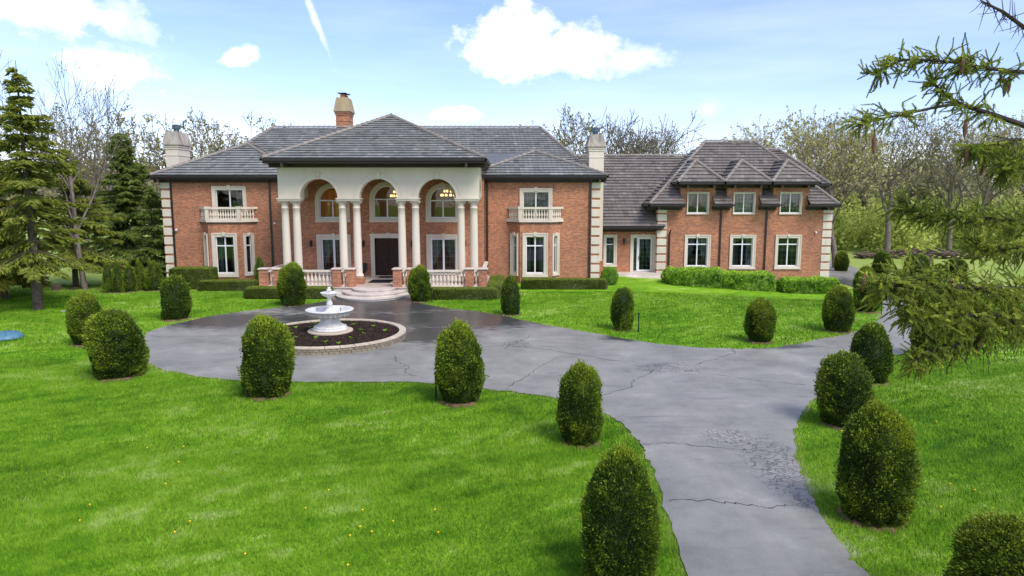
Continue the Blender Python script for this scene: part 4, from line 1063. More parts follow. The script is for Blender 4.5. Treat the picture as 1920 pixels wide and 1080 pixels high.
SD = [seedling() for _ in range(3)]
for k in range(16):
    a = k * 2.399 + .3; r_ = 1.25 + 1.45 * ((k * 7) % 16) / 16
    tag(obj('seedling', SD[k % 3], 'laurel', None, (FX + r_ * math.cos(a), FY + r_ * math.sin(a), .27), k), 'tiny pale green seedling in the dark mulch round the fountain', 'seedling', 'seedlings in the fountain bed')

ft = thing('fountain', 'white two tiered fountain with wide bowl and small upper bowl', 'fountain', (FX, FY, .30))
def lat(name, prof, mat='marble', n=40, parent=ft, sub=None, smooth=True):
    mb = MB(); mb.lathe(prof, n=n); me_ = mb.mesh(name, smooth=smooth)
    return obj(name, me_, mat, sub or parent)
lat('base_slab', [(.90, 0), (.93, .02), (.93, .07), (.90, .09)], 'kerbcap', smooth=False)
pd = lat('pedestal', [(.70, .092), (.72, .11), (.72, .17), (.66, .19), (.68, .22), (.66, .26), (.55, .30), (.45, .38), (.40, .48), (.39, .55), (.43, .60), (.40, .62)])
bw = lat('bowl', [(.36, .61), (.50, .63), (.72, .70), (.84, .78), (.90, .86), (.92, .90), (.98, .91), (.99, .95), (.97, .97), (.80, .97), (.77, .94), (.70, .82), (.40, .74), (.1, .73)], n=48)
for k in range(24):   # carved rim lobes
    mb = MB(); a = 2 * math.pi * k / 24; mb.lathe([(.012, .70), (.05, .74), (.055, .80), (.03, .86), (.01, .88)], .80 * math.cos(a), .80 * math.sin(a), 7); obj('rim_lobe', mb.mesh('rim_lobe', smooth=True), 'marble', bw)
lat('stem', [(.33, .74), (.34, .80), (.24, .86), (.16, .92), (.10, .98), (.08, 1.06), (.12, 1.14), (.13, 1.22), (.09, 1.32), (.07, 1.40), (.10, 1.46), (.12, 1.50)], n=24)
ub = lat('upper_bowl', [(.10, 1.48), (.20, 1.51), (.30, 1.57), (.335, 1.63), (.365, 1.645), (.365, 1.67), (.30, 1.67), (.27, 1.63), (.15, 1.58), (.05, 1.57)], n=32)
lat('finial', [(.07, 1.57), (.08, 1.62), (.05, 1.66), (.06, 1.70), (.11, 1.74), (.10, 1.79), (.06, 1.81), (.085, 1.84), (.05, 1.88), (.01, 1.90)], n=16)
for sx in (-.5, .48):
    mb = MB(); mb.tube([(sx, -.1, .84), (sx * 1.02, -.1, 1.02)], [.014, .010], 6); mb.tube([(sx - .03, -.1, 1.0), (sx + .03, -.1, 1.02)], [.01, .01], 5); obj('nozzle', mb.mesh('nozzle'), 'iron', ft)

# ------------------------------------------------------------------ small things on the grounds
def path_post(x, y, h, label):
    t = thing('path_post', label, 'post', (x, y, G(x, y)), group='path light posts')
    mb = MB(); mb.lathe([(.030, 0), (.030, h * .9)], n=8); obj('pole', mb.mesh('pole'), 'post', t)
    mb = MB(); mb.lathe([(.032, h * .9), (.055, h * .92), (.055, h * .96), (.03, h), (.005, h + .01)], n=8); obj('cap', mb.mesh('cap'), 'post', t)
path_post(5.58, 30.08, .85, 'thin dark green post standing alone right of a shrub on the far lawn')
path_post(-2.24, 19.80, .85, 'thin dark post touching the left side of the shrub in mid foreground')
path_post(-8.20, 20.55, .85, 'thin dark post at the left edge of the shrub before the fountain')
path_post(-4.52, 38.7, .80, 'thin dark post against the shrub right of the steps')
path_post(.34, 34.3, .80, 'thin dark post against the slim shrub in front of the right bay')
mb = MB(); n = 28
mb.lathe([(.60, 0), (.60, .05), (.55, .14), (.42, .23), (.22, .29), (.06, .31), (.01, .31)], n=n)
t = thing('tank_lid', 'blue ribbed dome lid in the grass at the left edge', 'lid', (-21.3, 28.7, 0)); obj('dome', mb.mesh('dome', smooth=True), 'dome', t)
for k in range(12):
    a = k * math.pi / 6; r_ = MB(); r_.tube([(.585 * math.cos(a), .585 * math.sin(a), .08), (.43 * math.cos(a), .43 * math.sin(a), .235), (.1 * math.cos(a), .1 * math.sin(a), .312)], [.02, .018, .01], 5); obj('rib', r_.mesh('rib'), 'dome', t)
def rock(x, y, s, label):
    me_ = bpy.data.meshes.new('rock'); b = bmesh.new(); bmesh.ops.create_icosphere(b, subdivisions=3, radius=1)
    for v in b.verts:
        k = 1 + .25 * float(vnoise(np.array([v.co * 1.3 + Vector((x, y, 0))]))[0]); v.co = Vector((v.co.x * s * k, v.co.y * s * .7 * k, v.co.z * s * .45 * k))
    b.to_mesh(me_); b.free(); tag(obj('rock', me_, 'rock', None, (x, y, G(x, y))), label, 'rock')
rock(-20.95, 27.35, .34, 'tan rock in the grass before the blue dome lid')
rock(-23.2, 42.0 - 6.6, .16, 'small pale stone in the grass right of the spruce trunk')
rock(-24.3, 31.2, .28, 'flat pale stone in the lawn left of the first pair of shrubs')
def stump(x, y, r, h, label):
    mb = MB(); mb.lathe([(r * 1.25, -.05), (r * 1.05, h * .3), (r, h), ], n=12)
    mb.v = [(a * (1 + .08 * math.sin(5 * math.atan2(b, a))), b, c) for a, b, c in mb.v]
    tag(obj('tree_stump', mb.mesh('tree_stump'), 'wood', None, (x, y, G(x, y))), label, 'stump')
stump(-28.9, 43.6, .26, .36, 'squat cut stump at the foot of a thin spruce trunk'); stump(-28.0, 43.9, .2, .14, 'low flat stump left of the bare tree trunk')
stump(41.3, 68.5, .42, .5, 'pale round stump at the edge of the wood'); stump(36.0, 67.5, .5, .35, 'broad low stump between two shrubs near the wood')
lp = thing('log_pile', 'long dark pile of logs along the edge of the wood', 'log pile', (43, 73.5, G(43, 73.5)))
mb = MB()
for k in range(150):
    x = random.uniform(-6.5, 6.5); y = random.uniform(-.9, .9); z = random.uniform(.05, .95) * (1 - abs(x) / 14); th = random.uniform(0, 3.14); l = random.uniform(.3, .7); r_ = random.uniform(.05, .13)
    mb.tube([(x - l * math.cos(th), y - l * math.sin(th), z), (x + l * math.cos(th), y + l * math.sin(th), z + random.uniform(-.35, .35))], [r_, r_ * .9], 6)
obj('logs', mb.mesh('logs'), 'wood', lp)['kind'] = 'stuff'

# ------------------------------------------------------------------ clipped shrubs
def leaf_shell(pts, nrm, size, rng, up=.35, jit=.5, wid=.55, tip_bias=None):
    """two-triangle sprays at pts, pointing out along nrm and up"""
    n = len(pts)
    d = nrm + np.array([0, 0, up]) + rng.normal(0, jit, (n, 3)); d /= np.linalg.norm(d, axis=1)[:, None]
    s = np.cross(d, rng.normal(0, 1, (n, 3))); s /= np.linalg.norm(s, axis=1)[:, None] + 1e-9
    l = size * rng.uniform(.6, 1.35, n)[:, None]; w = l * wid * .5
    b = np.cross(d, s)
    p0 = pts - d * l * .35; p1 = pts + s * w + d * l * .15; p2 = pts + d * l * .75 + b * l * .1; p3 = pts - s * w + d * l * .15
    V = np.stack([p0, p1, p2, p3], 1).reshape(-1, 3); F = np.arange(4 * n).reshape(n, 4)
    return V, F
def thuja_mesh(seed, count, size, lean=0.0, pointy=0.0, lump=.075):
    rng = np.random.default_rng(seed)
    # radius profile over height 0..1 (unit height, unit radius)
    hz = np.array([0, .05, .15, .3, .5, .68, .80, .89, .955, 1.0]); hr = np.array([.74, .84, .94, 1.0, 1.0, .93, .82, .64, .42, .05])
    if pointy: hr = hr * (1 - pointy * hz)
    u = rng.random(count * 2); prob = np.interp(u, hz, hr) + .12; keep = rng.random(count * 2) < prob / prob.max(); z = u[keep][:count]
    top = int(len(z) * .10); z[:top] = 1 - .12 * rng.random(top) ** 1.5
    a = rng.random(len(z)) * 2 * np.pi; r = np.interp(z, hz, hr)
    H, Rr = 2.0, .62
    base = np.stack([r * np.cos(a) * Rr, r * np.sin(a) * Rr, z * H], 1)
    lum = vnoise(base * 5.0 + seed * 7.1, seed) * lump * .8 + vnoise(base * 11 + seed, seed + 5) * lump * .5 + vnoise(base * 1.9 + seed, seed + 9) * lump * 1.3
    lum = lum + (rng.random(len(z)) < .08) * rng.random(len(z)) * .10 * (z > .25)
    inset = rng.random(len(z)) ** 2 * .12
    nr = np.stack([np.cos(a), np.sin(a), np.interp(z, [0, .6, .85, 1], [0, .15, .8, 3])], 1); nr /= np.linalg.norm(nr, axis=1)[:, None]
    pts = base + nr * (lum - inset)[:, None]; pts[:, 0] += lean * z
    V, F = leaf_shell(pts, nr, size, rng)
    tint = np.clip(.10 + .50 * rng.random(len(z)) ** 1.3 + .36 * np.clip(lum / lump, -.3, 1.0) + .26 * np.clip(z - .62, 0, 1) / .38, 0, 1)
    # solid twiggy core so the shrub is opaque
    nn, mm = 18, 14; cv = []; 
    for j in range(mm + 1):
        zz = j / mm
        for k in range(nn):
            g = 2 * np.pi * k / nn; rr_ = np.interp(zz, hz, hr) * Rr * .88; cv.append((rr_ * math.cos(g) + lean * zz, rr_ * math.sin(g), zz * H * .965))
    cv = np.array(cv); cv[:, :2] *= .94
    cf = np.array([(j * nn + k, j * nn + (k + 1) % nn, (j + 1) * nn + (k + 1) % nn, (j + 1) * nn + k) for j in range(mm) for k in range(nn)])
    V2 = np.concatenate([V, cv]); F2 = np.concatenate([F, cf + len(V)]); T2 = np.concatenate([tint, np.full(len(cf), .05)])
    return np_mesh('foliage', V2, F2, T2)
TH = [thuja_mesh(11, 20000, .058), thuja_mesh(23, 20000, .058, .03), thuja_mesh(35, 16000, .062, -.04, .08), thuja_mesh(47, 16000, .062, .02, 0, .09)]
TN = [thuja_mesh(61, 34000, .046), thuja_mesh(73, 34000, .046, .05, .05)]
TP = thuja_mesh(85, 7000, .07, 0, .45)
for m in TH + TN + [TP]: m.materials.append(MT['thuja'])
sb = MB(); sb.tube([(0, 0, -.05), (0, 0, .5), (0, 0, 1.4)], [.05, .045, .02], 6); STEM = sb.mesh('stem'); STEM.materials.append(MT['bark'])
MT['dryground'] = simple('dry_ground', (.20, .13, .075), (.10, .065, .04), 6, .95, .08, bump=.02, bscale=20)
rg_ = MB(); ns_ = 22; rp_ = [(.60 + .07 * math.sin(3 * k) + .05 * math.sin(1.7 * k + 1)) for k in range(ns_)]
rg_.add([(0, 0, .05)] + [(r_ * math.cos(k * 6.2832 / ns_), r_ * math.sin(k * 6.2832 / ns_), -.02) for k, r_ in enumerate(rp_)] + [(.8 * r_ * math.cos(k * 6.2832 / ns_), .8 * r_ * math.sin(k * 6.2832 / ns_), .045) for k, r_ in enumerate(rp_)],
        [(1 + k, 1 + (k + 1) % ns_, 1 + ns_ + (k + 1) % ns_, 1 + ns_ + k) for k in range(ns_)] + [(0, 1 + ns_ + k, 1 + ns_ + (k + 1) % ns_) for k in range(ns_)], .5)
RING = rg_.mesh('soil_ring'); RING.materials.append(MT['dryground'])
GRP = 'clipped arborvitae beside the drive'
def shrub(me_, x, y, h, r, label, name='arborvitae', group=GRP, rz=None, cat='shrub'):
    t = thing(name, label, cat, (x, y, G(x, y)), random.random() * 6.28 if rz is None else rz, group, (r / .66, r / .66, h / 2.03))
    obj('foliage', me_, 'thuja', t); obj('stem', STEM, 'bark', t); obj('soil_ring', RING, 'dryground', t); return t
shrub(TN[1], 1.67, 10.15, 2.12, .60, 'largest clipped arborvitae, at the bottom edge left of the drive')
shrub(TN[0], 6.75, 12.32, 2.14, .66, 'large rounded arborvitae right of the drive near the crazed asphalt')
shrub(TN[0], 6.80, 8.9, 1.62, .70, 'clipped arborvitae cut off by the bottom right corner')
shrub(TN[0], 1.66, 16.34, 1.92, .55, 'clipped arborvitae on the point of lawn where the drive narrows')
shrub(TH[0], -1.53, 19.71, 2.30, .69, 'clipped arborvitae with a thin post at its left, below the portico steps')
shrub(TH[1], -7.38, 20.37, 2.35, .76, 'clipped arborvitae hiding the left end of the round fountain bed')
shrub(TH[3], -13.14, 22.54, 2.30, .86, 'broad clipped arborvitae at the left end of the turning circle')
shrub(TH[0], -17.2, 27.55, 2.10, .66, 'clipped arborvitae overlapped by the broad one at the left end')
shrub(TH[2], -16.36, 33.26, 2.16, .75, 'clipped arborvitae on the lawn before the left bay window')
shrub(TH[1], -11.99, 37.54, 2.26, .76, 'tall clipped arborvitae before the porch balustrade left of the steps')
shrub(TH[0], -5.2, 38.88, 2.0, .64, 'clipped arborvitae just right of the curved steps')
shrub(TH[2], -.05, 34.48, 2.0, .52, 'slim clipped arborvitae before the right bay window')
shrub(TH[3], 4.95, 30.57, 1.95, .50, 'slim clipped arborvitae with a lone post to its right on the far lawn')
shrub(TH[0], 10.23, 28.06, 1.78, .60, 'clipped arborvitae at the lawn tip below the dormered wing')
shrub(TH[1], 14.48, 30.33, 1.94, .66, 'clipped arborvitae right of the lawn tip below the dormered wing')
shrub(TH[3], 8.73, 17.66, 1.96, .65, 'clipped arborvitae second from the bottom along the right side of the drive')
shrub(TH[2], 11.59, 21.88, 1.94, .67, 'clipped arborvitae third from the bottom along the right side of the drive')
shrub(TH[0], 18.32, 35.4, 2.08, .66, 'clipped arborvitae at the bend where the drive turns behind the wing')
shrub(TH[1], 21.1, 41.0, 2.1, .70, 'clipped arborvitae peeping over the one at the bend of the drive')
shrub(TH[2], 31.15, 58.23, 2.05, .81, 'clipped arborvitae beyond the drive below the tall oak trunk')
shrub(TH[3], 33.3, 56.7, 1.95, .92, 'wide clipped arborvitae beyond the drive with a small bush at its right side')
shrub(TH[0], 34.6, 55.8, 1.2, .55, 'small clipped bush joined to the wide arborvitae beyond the drive')
shrub(TH[1], 29.37, 61.54, 1.75, .62, 'distant arborvitae at the foot of the oak by the end of the house')
shrub(TH[2], 36.9, 57.5, 1.5, .95, 'low clipped arborvitae seen above the spruce bough')
shrub(TH[3], 15.6, 25.3, 2.05, .62, 'clipped arborvitae partly hidden behind the hanging spruce bough')
shrub(TH[0], 19.3, 29.2, 1.9, .70, 'dark clipped arborvitae deep behind the spruce bough at the right')
CG = 'columnar arborvitae grouped by the left corner of the house'
for i, (x, y, h, r, lb) in enumerate([(-24.86, 42.33, 1.9, .30, 'first'), (-24.27, 42.33, 1.98, .31, 'second'), (-23.80, 42.81, 1.70, .40, 'third'), (-23.5, 43.4, 1.98, .34, 'fourth'), (-23.05, 43.9, 1.92, .30, 'fifth'), (-22.55, 43.4, 1.85, .54, 'sixth and broadest')]):
    shrub(TP, x, y, h, r * 1.15, f'{lb} from the left of the pointed evergreens clustered by the house corner', 'columnar_evergreen', CG)
shrub(TP, -16.32, 44.6, 2.05, .42, 'lone pointed evergreen between the left bay and the porch pier', 'columnar_evergreen', None)

def hedge_mesh(lx, ly, h, count, size, seed, round_=.06, lump=.035, loose=0.0):
    rng = np.random.default_rng(seed)
    aT, aF, aS = lx * ly, lx * h, ly * h; tot = aT + 2 * aF + 2 * aS
    pick = rng.random(count) * tot; P = np.zeros((count, 3)); N = np.zeros((count, 3)); a, b = rng.random(count), rng.random(count)
    m = pick < aT; P[m] = np.stack([a[m] * lx, b[m] * ly, np.full(m.sum(), h)], 1); N[m] = (0, 0, 1)
    for lo, ar, sgn in ((aT, aF, -1), (aT + aF, aF, 1)):
        m = (pick >= lo) & (pick < lo + ar); P[m] = np.stack([a[m] * lx, np.full(m.sum(), ly if sgn > 0 else 0), b[m] * h], 1); N[m] = (0, sgn, 0)
    for lo, ar, sgn in ((aT + 2 * aF, aS, -1), (aT + 2 * aF + aS, aS, 1)):
        m = (pick >= lo) & (pick < lo + ar + 1e-9); P[m] = np.stack([np.full(m.sum(), lx if sgn > 0 else 0), a[m] * ly, b[m] * h], 1); N[m] = (sgn, 0, 0)
    C = np.array([lx / 2, ly / 2, h * .45])
    q = (P - C) / np.array([lx / 2, ly / 2, h * .55]); k = np.linalg.norm(q, ord=6, axis=1)
    P = C + (P - C) * (1 - round_ * np.clip(np.sum(np.abs(q) ** 6, axis=1) - 1, 0, 1.5))[:, None]
    lum = vnoise(P * 2.6 + seed, seed) * lump + vnoise(P * 7 + seed, seed + 3) * lump * .6
    P = P + N * (lum - rng.random(count) ** 2 * .06 + loose * np.abs(vnoise(P * 1.7 + 3 * seed, seed + 1)))[:, None]
    V, F = leaf_shell(P, N, size, rng)
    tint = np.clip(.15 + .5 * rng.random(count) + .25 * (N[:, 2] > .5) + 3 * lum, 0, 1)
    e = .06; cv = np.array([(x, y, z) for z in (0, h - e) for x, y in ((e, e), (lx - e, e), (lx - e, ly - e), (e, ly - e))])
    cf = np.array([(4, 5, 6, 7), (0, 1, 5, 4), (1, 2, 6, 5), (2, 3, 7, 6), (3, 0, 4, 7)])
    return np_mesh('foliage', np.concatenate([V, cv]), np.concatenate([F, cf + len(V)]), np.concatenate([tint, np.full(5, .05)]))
def hedge(x0, x1, y0, y1, h, label, mat='yew', size=.06, dens=900, seed=1, lump=.035, loose=0.0, name='hedge', group=None):
    t = thing(name, label, 'hedge', (x0, y0, min(G(x0, y0), G(x1, y0))), 0, group)
    lx, ly = x1 - x0, y1 - y0; cnt = int((lx * ly + 2 * lx * h + 2 * ly * h) * dens)
    obj('foliage', hedge_mesh(lx, ly, h, cnt, size, seed, lump=lump, loose=loose), mat, t); return t
HG = 'clipped hedges in front of the house'
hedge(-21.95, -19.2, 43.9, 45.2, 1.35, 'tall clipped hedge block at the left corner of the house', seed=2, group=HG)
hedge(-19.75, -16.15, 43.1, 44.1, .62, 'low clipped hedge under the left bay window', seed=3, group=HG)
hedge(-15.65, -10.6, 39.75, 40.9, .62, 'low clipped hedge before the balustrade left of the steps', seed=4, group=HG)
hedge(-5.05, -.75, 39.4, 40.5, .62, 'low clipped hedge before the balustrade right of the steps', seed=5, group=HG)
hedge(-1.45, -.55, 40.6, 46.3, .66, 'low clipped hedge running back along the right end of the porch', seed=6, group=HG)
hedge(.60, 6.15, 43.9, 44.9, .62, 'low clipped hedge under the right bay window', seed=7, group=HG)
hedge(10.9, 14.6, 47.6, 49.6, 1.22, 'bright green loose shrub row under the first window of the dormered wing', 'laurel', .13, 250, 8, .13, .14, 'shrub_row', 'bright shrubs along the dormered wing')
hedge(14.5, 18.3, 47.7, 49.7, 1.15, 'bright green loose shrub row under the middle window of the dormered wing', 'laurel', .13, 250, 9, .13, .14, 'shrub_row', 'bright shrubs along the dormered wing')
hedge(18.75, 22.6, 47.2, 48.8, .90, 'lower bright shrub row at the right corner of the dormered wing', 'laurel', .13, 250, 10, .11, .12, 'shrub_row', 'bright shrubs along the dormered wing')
b_ = thuja_mesh(99, 5000, .075, 0, 0, .10); b_.materials.append(MT['laurel'])
t = thing('round_bush', 'rounded bright green bush in the corner between right bay wing and garden door', 'bush', (6.55, 46.4, G(6.55, 46.4)), 1.0, None, (.95, .95, .62)); obj('foliage', b_, 'laurel', t); obj('stem', STEM, 'bark', t)

# ------------------------------------------------------------------ grass blades and dandelions
def blades(n, x0, x1, y0, y1, hmin, hmax, w, seed):
    rng = np.random.default_rng(seed)
    x = rng.uniform(x0, x1, n); y = rng.uniform(y0, y1, n)
    k = (np.abs(x) < .80 * y + 2.5) & ~in_poly(x, y, DR) & ~((x > -15.5) & (x < -1.3) & (y > 39.3)) & ~((y > 43) & (x > -24.2) & (x < 24.5))
    x, y = x[k], y[k]; n = len(x); z = gz(x, y) - .02
    P = np.stack([x, y, np.zeros(n)], 1)
    cl = vnoise(P * 2.2, 3) * .5 + vnoise(P * .7, 4) * .5
    h = rng.uniform(hmin, hmax, n) * (1 + .6 * cl); a = rng.random(n) * 2 * np.pi
    lean = h * rng.uniform(.15, .8, n); wind = vnoise(P * .5, 8) * 2.2; la = a * .6 + wind
    ww = w * rng.uniform(.6, 1.2, n)
    b0 = np.stack([x - np.cos(a) * ww, y - np.sin(a) * ww, z], 1); b1 = np.stack([x + np.cos(a) * ww, y + np.sin(a) * ww, z], 1)
    tp = np.stack([x + np.cos(la) * lean, y + np.sin(la) * lean, z + .02 + h], 1)
    V = np.stack([b0, b1, tp], 1).reshape(-1, 3); F = np.arange(3 * n).reshape(n, 3)
    edge = np.zeros(n, bool)
    for dx_, dy_ in ((.16, 0), (-.16, 0), (0, .2), (0, -.2)): edge |= in_poly(x + dx_ * rng.uniform(.3, 1.3, n), y + dy_ * rng.uniform(.3, 1.3, n), DR)
    return V, F, np.where(edge & (rng.random(n) < .6), 1.0, np.clip(.32 + .3 * cl + rng.normal(0, .2, n), 0, .86))
parts = [blades(520000, -15, 15, 8.0, 16, .035, .085, .0055, 1), blades(420000, -22, 22, 16, 25, .04, .085, .009, 2), blades(330000, -34, 34, 25, 46, .04, .085, .018, 3)]
V = []; F = []; T = []; o = 0
for v, f, t_ in parts: V.append(v); F.append(f + o); T.append(t_); o += len(v)
gr_ = obj('grass', np_mesh('grass', np.concatenate(V), np.concatenate(F), np.concatenate(T)), 'blade'); tag(gr_, 'short bright green mown grass covering the lawns', 'grass', None, 'stuff')
mb = MB(); mb.lathe([(.004, 0), (.004, .05), (.022, .055), (.026, .068), (.012, .078), (.001, .08)], n=8); DN = mb.mesh('dandelion'); DN.materials.append(MT['yellow'])
for cx, cy, n in ((-6.5, 14.0, 5), (-4.6, 12.6, 9), (-5.2, 11.6, 6), (-3.3, 12.0, 7), (-2.6, 11.3, 7), (-7.8, 12.2, 6), (-1.3, 11.6, 6), (-8.6, 15.6, 4), (9.5, 13.5, 7), (10.6, 12.0, 5), (8.7, 16.0, 5), (11.5, 17.5, 6), (8.0, 11.5, 5), (-19, 22.5, 5)):
    for _ in range((n + 2) // 3): tag(obj('dandelion', DN, 'yellow', None, (cx + random.gauss(0, .7), cy + random.gauss(0, .6), 0.0), 0, (.8, .8, 1.0)), 'small yellow dandelion head in the lawn', 'dandelion', 'dandelions in the lawn')

# ------------------------------------------------------------------ trees
def spruce_mesh(seed, H, rad, whorl=.42, z0=.12, dens=1.0, droop=.35, tw=.30, cut=0.0):
    rng = np.random.default_rng(seed); rnd = random.Random(seed); tr = MB()
    tr.tube([(0, 0, -.1), (.03, 0, H * .3), (-.03, .02, H * .65), (0, 0, H)], [H * .016 + .05, H * .013 + .03, H * .007 + .015, .012], 9)
    P = []; D = []; T = []; z = H * z0
    while z < H * .985:
        t = (z / H - z0) / (1 - z0); L0 = rad * (1 - t) ** .85 * (1 if t > .08 else .75 + 3 * t) + .12
        for k in range(rnd.choice((4, 5, 5, 6))):
            if rnd.random() < cut: continue
            a = rnd.random() * 6.283; L = L0 * rnd.uniform(.55, 1.12); n = max(3, int(L / .22)); pts = []
            dz0 = .25 - .55 * (1 - t)
            for i in range(n + 1):
                s = i / n; pts.append(np.array([math.cos(a) * L * s, math.sin(a) * L * s, z + L * (dz0 * s - droop * s * s * .6 + .42 * max(0, s - .55) ** 1.5)]))
            tr.tube(pts, [.012 + .022 * L / rad * (1 - i / n) for i in range(n + 1)], 4, cap=False)
            side = np.array([-math.sin(a), math.cos(a), 0]); out = np.array([math.cos(a), math.sin(a), 0])
            m = int(L * 34 * dens) + 8
            for q in range(m):
                s = rnd.random() ** .75; s = max(s, .10); f = s * n; i = min(n - 1, int(f)); p = pts[i] + (pts[i + 1] - pts[i]) * (f - i)
                sp = rnd.uniform(-1, 1) * (.34 * L * (1 - s) + .12); hang = -abs(rnd.gauss(0, .10)) - abs(sp) * .25
                P.append(p + side * sp + np.array([0, 0, hang])); D.append(out * .7 + side * np.sign(sp) * .7 + np.array([0, 0, rnd.uniform(-.9, .15)])); T.append(.2 + .5 * s * rnd.random() + .25 * rnd.random())
        z += whorl * rnd.uniform(.6, 1.25) * (1.15 - .5 * t)
    P = np.array(P); D = np.array(D); D /= np.linalg.norm(D, axis=1)[:, None]; n = len(P)
    sd = np.cross(D, rng.normal(0, 1, (n, 3))); sd /= np.linalg.norm(sd, axis=1)[:, None]; l = tw * rng.uniform(.6, 1.3, n)[:, None]; w = l * .13
    V = np.stack([P - D * l * .4 - sd * w * .5, P - D * l * .3 + sd * w, P + D * l * .6, P + D * l * .1 - sd * w], 1).reshape(-1, 3)
    b2 = np.cross(D, sd); V2 = np.stack([P - D * l * .4 - b2 * w * .5, P - D * l * .3 + b2 * w, P + D * l * .6, P + D * l * .1 - b2 * w], 1).reshape(-1, 3)
    V = np.concatenate([V, V2]); F = np.arange(8 * n).reshape(2 * n, 4); T = np.array(T * 2)
    return tr.mesh('trunk'), np_mesh('crown', V, F, T)
def spruce(seed, x, y, H, rad, label, mat, rz=0, **kw):
    a, b = spruce_mesh(seed, H, rad, **kw); t = thing('spruce_tree', label, 'tree', (x, y, G(x, y)), rz, 'spruces left of the house')
    obj('trunk', a, 'bark', t); obj('crown', b, mat, t)
spruce(1, -25.0, 36.12, 12.7, 3.6, 'open spruce with bare lower trunk on the left lawn', 'needle', z0=.22, dens=1.5, cut=.26, tw=.36)
spruce(2, -29.6, 40.0, 9.2, 3.3, 'yellowish spruce cut off by the left edge', 'needle_y', z0=.15, dens=4.0, tw=.38)
spruce(3, -28.8, 45.4, 8.6, 4.6, 'wide drooping spruce behind the open spruce', 'needle', z0=.24, dens=1.6, cut=.2, tw=.38)
spruce(4, -31.0, 55.9, 11.0, 4.6, 'dense dark spruce close to the left corner of the house', 'needle_d', z0=.06, dens=2.4, whorl=.40, tw=.42)
spruce(5, -25.6, 49.5, 6.6, 2.3, 'short dark spruce squeezed against the left chimney side', 'needle_d', z0=.1, dens=1.8)

def decid_mesh(seed, H, spread, leafn, leafs, trunk_r, fork=.32, up=.5, lv=4, rmin=.014, kids=(4, 5)):
    rnd = random.Random(seed); rng = np.random.default_rng(seed); tr = MB(); tw = MB(); tips = []
    def grow(p, d, L, r, level):
        n = 4 if level < 2 else 3; pts = [p]; dd = d.copy()
        for i in range(n):
            dd = (dd + Vector((rnd.gauss(0, .17), rnd.gauss(0, .17), rnd.gauss(.03, .12) + (.05 if level else 0)))).normalized(); pts.append(pts[-1] + dd * (L / n))
        rads = [r * (1 - .45 * i / n) for i in range(n + 1)]
        (tr if level < 2 else tw).tube(pts, [max(rmin, q) for q in rads], 8 if level == 0 else (5 if level < 2 else 3), cap=False, tint=rnd.random())
        if level >= lv:
            tips.extend(pts[1:]); return
        nc = (8 if level == 0 else rnd.choice(kids) if level == 1 else rnd.choice((2, 3, 3, 4)))
        for k in range(nc):
            s = fork + (1 - fork) * ((k + rnd.random()) / nc) if level == 0 else rnd.uniform(.3, 1.0)
            f = s * n; i = min(n - 1, int(f)); q = pts[i].lerp(pts[i + 1], f - i)
            a = k * 2.4 + rnd.uniform(-.5, .5) + level; e = rnd.uniform(.25, .9) if level == 0 else rnd.uniform(-.1, .8)
            base = (pts[i + 1] - pts[i]).normalized(); sidev = base.cross(Vector((math.cos(a), math.sin(a), .3))).normalized()
            nd = (base * (.55 + .3 * up) + sidev * (spread * rnd.uniform(.7, 1.2)) + Vector((0, 0, .12 * up))).normalized()
            grow(q, nd, L * rnd.uniform(.52, .74) * ((1.30 - .55 * s) if level == 0 else 1), max(.012, r * rads[i] / r * rnd.uniform(.42, .62)), level + 1)
        if level: grow(pts[-1], dd, L * .6, r * .5, level + 1)
    grow(Vector((0, 0, -.15)), Vector((0, 0, 1)), H * .60, trunk_r, 0)
    zmax = sorted(p.z for p in tips)[int(len(tips) * .985)]; k = H / zmax
    tr.v = [(x * k, y * k, z * k) for x, y, z in tr.v]; tw.v = [(x * k, y * k, z * k) for x, y, z in tw.v]
    A = np.array([tuple(p * k) for p in tips]); pick = A[rng.integers(0, len(A), int(len(A) * leafn))] + rng.normal(0, .10, (int(len(A) * leafn), 3))
    V, F = leaf_shell(pick, rng.normal(0, 1, pick.shape), leafs, rng, up=0, jit=.6, wid=.9)
    return tr.mesh('trunk', smooth=True), tw.mesh('branches'), np_mesh('crown', V, F, rng.random(len(F)))
DT = [decid_mesh(5, 13.5, .95, 2.2, .18, .36, rmin=.024, kids=(3, 4)), decid_mesh(6, 13.5, 1.1, 2.6, .18, .36, .26, rmin=.024, kids=(3, 4)), decid_mesh(16, 14.5, .55, .3, .10, .24, .20, .8, kids=(3, 4)), decid_mesh(9, 13.0, 1.0, 2.6, .24, .30, .3), decid_mesh(10, 11.0, .9, .5, .14, .24, .3, rmin=.024, kids=(2, 3)), decid_mesh(21, 14.0, .75, 1.8, .20, .30, .42, .7), decid_mesh(22, 14.0, .85, .9, .18, .32, .45, .6)]
for a, b, c in DT: a.materials.append(MT['oaktrunk']); b.materials.append(MT['oakbark'])
def tree(k, x, y, H, label, leaf, group, rz=0.0, name='oak_tree', w=1.0):
    a, b, c = DT[k]; s = H / {0: 13.5, 1: 13.5, 2: 14.5, 3: 13.0, 4: 11.0, 5: 14.0, 6: 14.0}[k]
    t = thing(name, label, 'tree', (x, y, G(x, y)), rz, group, (s * w, s * w, s)); obj('trunk', a, 'oaktrunk', t); obj('branches', b, 'oakbark', t)
    cc = c.copy(); cc.materials.clear(); cc.materials.append(MT[leaf]); obj('crown', cc, None, t)
LG = 'budding oaks behind the left of the house'; MG = 'bare trees behind the garden link'; RG = 'oaks at the edge of the right wood'
tree(2, -27.2, 43.8, 13.9, 'tall bare tree rising above the left spruces', 'bud_d', None, .4, 'bare_tree', .85)
tree(1, -41.0, 72.0, 14.2, 'spreading oak in bud between the bare tree and the left chimney', 'bud_d', LG, .3)
